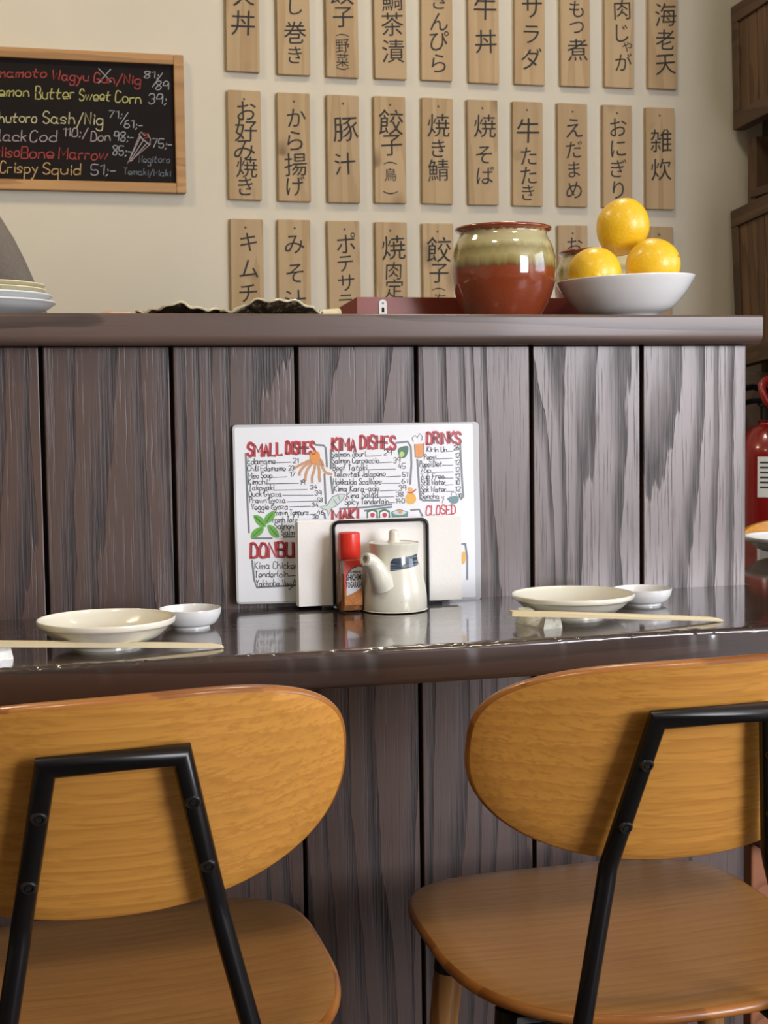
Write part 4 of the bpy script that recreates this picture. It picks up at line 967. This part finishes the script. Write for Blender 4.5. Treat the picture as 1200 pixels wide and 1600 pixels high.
# ------------------------------------------------------------------ person behind the ledge
def skin_mesh(name, verts, edges, radii, m, parent, root=0, sub=2):
    me = bpy.data.meshes.new(name); me.from_pydata(verts, edges, []); o = link(name, me, parent, [m])
    md = o.modifiers.new('skin', 'SKIN'); md.use_smooth_shade = True
    for i, r in enumerate(radii):
        sv = me.skin_vertices[0].data[i]; sv.radius = (r, r) if isinstance(r, (int, float)) else r; sv.use_root = (i == root)
    o.modifiers.new('subsurf', 'SUBSURF').levels = sub; o.modifiers['subsurf'].render_levels = sub
    return o
pe = thing('person', 'person in a grey knit top standing behind the ledge, cut off at the left', 'person', (-.248, 2.42, 0))
J = dict(pel=(0, 0, .86), belly=(0, 0, 1.00), chest=(0, 0, 1.18), neckb=(0, .0, 1.33), neck=(0, -.005, 1.40), head=(0, -.015, 1.47), crown=(0, -.01, 1.56),
 shl=(-.15, 0, 1.285), ell=(-.235, -.03, 1.04), wrl=(-.15, -.22, .96), hal=(-.12, -.29, .955), shr=(.170, 0, 1.305), elr=(.270, -.02, 1.08), wrr=(.20, -.23, 1.02), har=(.165, -.30, 1.01),
 hpl=(-.09, 0, .82), knl=(-.10, -.01, .46), anl=(-.10, .02, .08), tol=(-.11, -.13, .03), hpr=(.09, 0, .82), knr=(.10, -.01, .46), anr=(.10, .02, .08), tor=(.11, -.13, .03))
R_ = dict(pel=(.13, .10), belly=(.125, .095), chest=(.14, .10), neckb=(.07, .06), neck=.05, head=(.075, .09), crown=(.06, .075), shl=.06, ell=.042, wrl=.028, hal=(.035, .018), shr=.06, elr=.042, wrr=.028, har=(.035, .018), hpl=.085, knl=.058, anl=.04, tol=.035, hpr=.085, knr=.058, anr=.04, tor=.035)
def sk(names, links, scale, nm, m):
    ix = {n_: i for i, n_ in enumerate(names)}
    rad_ = [tuple(x*scale for x in R_[n_]) if isinstance(R_[n_], tuple) else R_[n_]*scale for n_ in names]
    return skin_mesh(nm, [J[n_] for n_ in names], [(ix[a_], ix[b_]) for a_, b_ in links], rad_, m, pe)
allj = list(J); links = [('pel', 'belly'), ('belly', 'chest'), ('chest', 'neckb'), ('neckb', 'neck'), ('neck', 'head'), ('head', 'crown'), ('neckb', 'shl'), ('shl', 'ell'), ('ell', 'wrl'), ('wrl', 'hal'), ('neckb', 'shr'), ('shr', 'elr'), ('elr', 'wrr'), ('wrr', 'har'), ('pel', 'hpl'), ('hpl', 'knl'), ('knl', 'anl'), ('anl', 'tol'), ('pel', 'hpr'), ('hpr', 'knr'), ('knr', 'anr'), ('anr', 'tor')]
sk(allj, links, 1.0, 'body', 'skin')
sh = sk(['belly', 'pel', 'chest', 'neckb', 'shl', 'ell', 'wrl', 'shr', 'elr', 'wrr'], [('pel', 'belly'), ('belly', 'chest'), ('chest', 'neckb'), ('neckb', 'shl'), ('shl', 'ell'), ('ell', 'wrl'), ('neckb', 'shr'), ('shr', 'elr'), ('elr', 'wrr')], 1.22, 'knit_top', 'fabric')
sk(['pel', 'hpl', 'knl', 'anl', 'hpr', 'knr', 'anr'], [('pel', 'hpl'), ('hpl', 'knl'), ('knl', 'anl'), ('pel', 'hpr'), ('hpr', 'knr'), ('knr', 'anr')], 1.16, 'trousers', 'trousers')
mesh('hair', lathe(smoothprof([(.084, -.03), (.094, .02), (.088, .07), (.06, .105), (0, .118)], 4), 32, False), 'hair', pe, True, (0, .012, 1.485))
for s in (-1, 1):
    hp = Vector(J['har' if s > 0 else 'hal'])
    for k in range(4):
        b0 = hp+Vector((-.024+.016*k, -.03, 0)); mesh('finger', tube([b0, b0+Vector((0, -.03, -.006)), b0+Vector((0, -.05+.004*abs(k-1), -.022))], [.008, .0075, .006], 8), 'skin', pe, True)
    b0 = hp+Vector((-s*.03, .01, 0)); mesh('thumb', tube([b0, b0+Vector((-s*.018, -.025, -.004)), b0+Vector((-s*.014, -.048, -.012))], [.010, .009, .007], 8), 'skin', pe, True)
    e = Vector(J['head']); mesh('eye', lathe(smoothprof([(0, -.009), (.009, 0), (0, .009)], 4), 12), 'steel_white', pe, True, (s*.03, e.y-.086, e.z+.02))
mesh('nose', tube([(0, -.098, 1.49), (0, -.118, 1.455), (0, -.10, 1.448)], [.006, .012, .008], 8), 'skin', pe, True)

for o_ in bpy.data.objects:
    if o_.name.split('.')[0] in ('handwriting', 'frame_lines', 'red_headings', 'heading_outlines', 'lettering', 'chalk_writing', 'label_printing', 'octopus_drawing', 'fish_drawing', 'teapot_drawing', 'beer_drawing'): o_['kind'] = 'stuff'
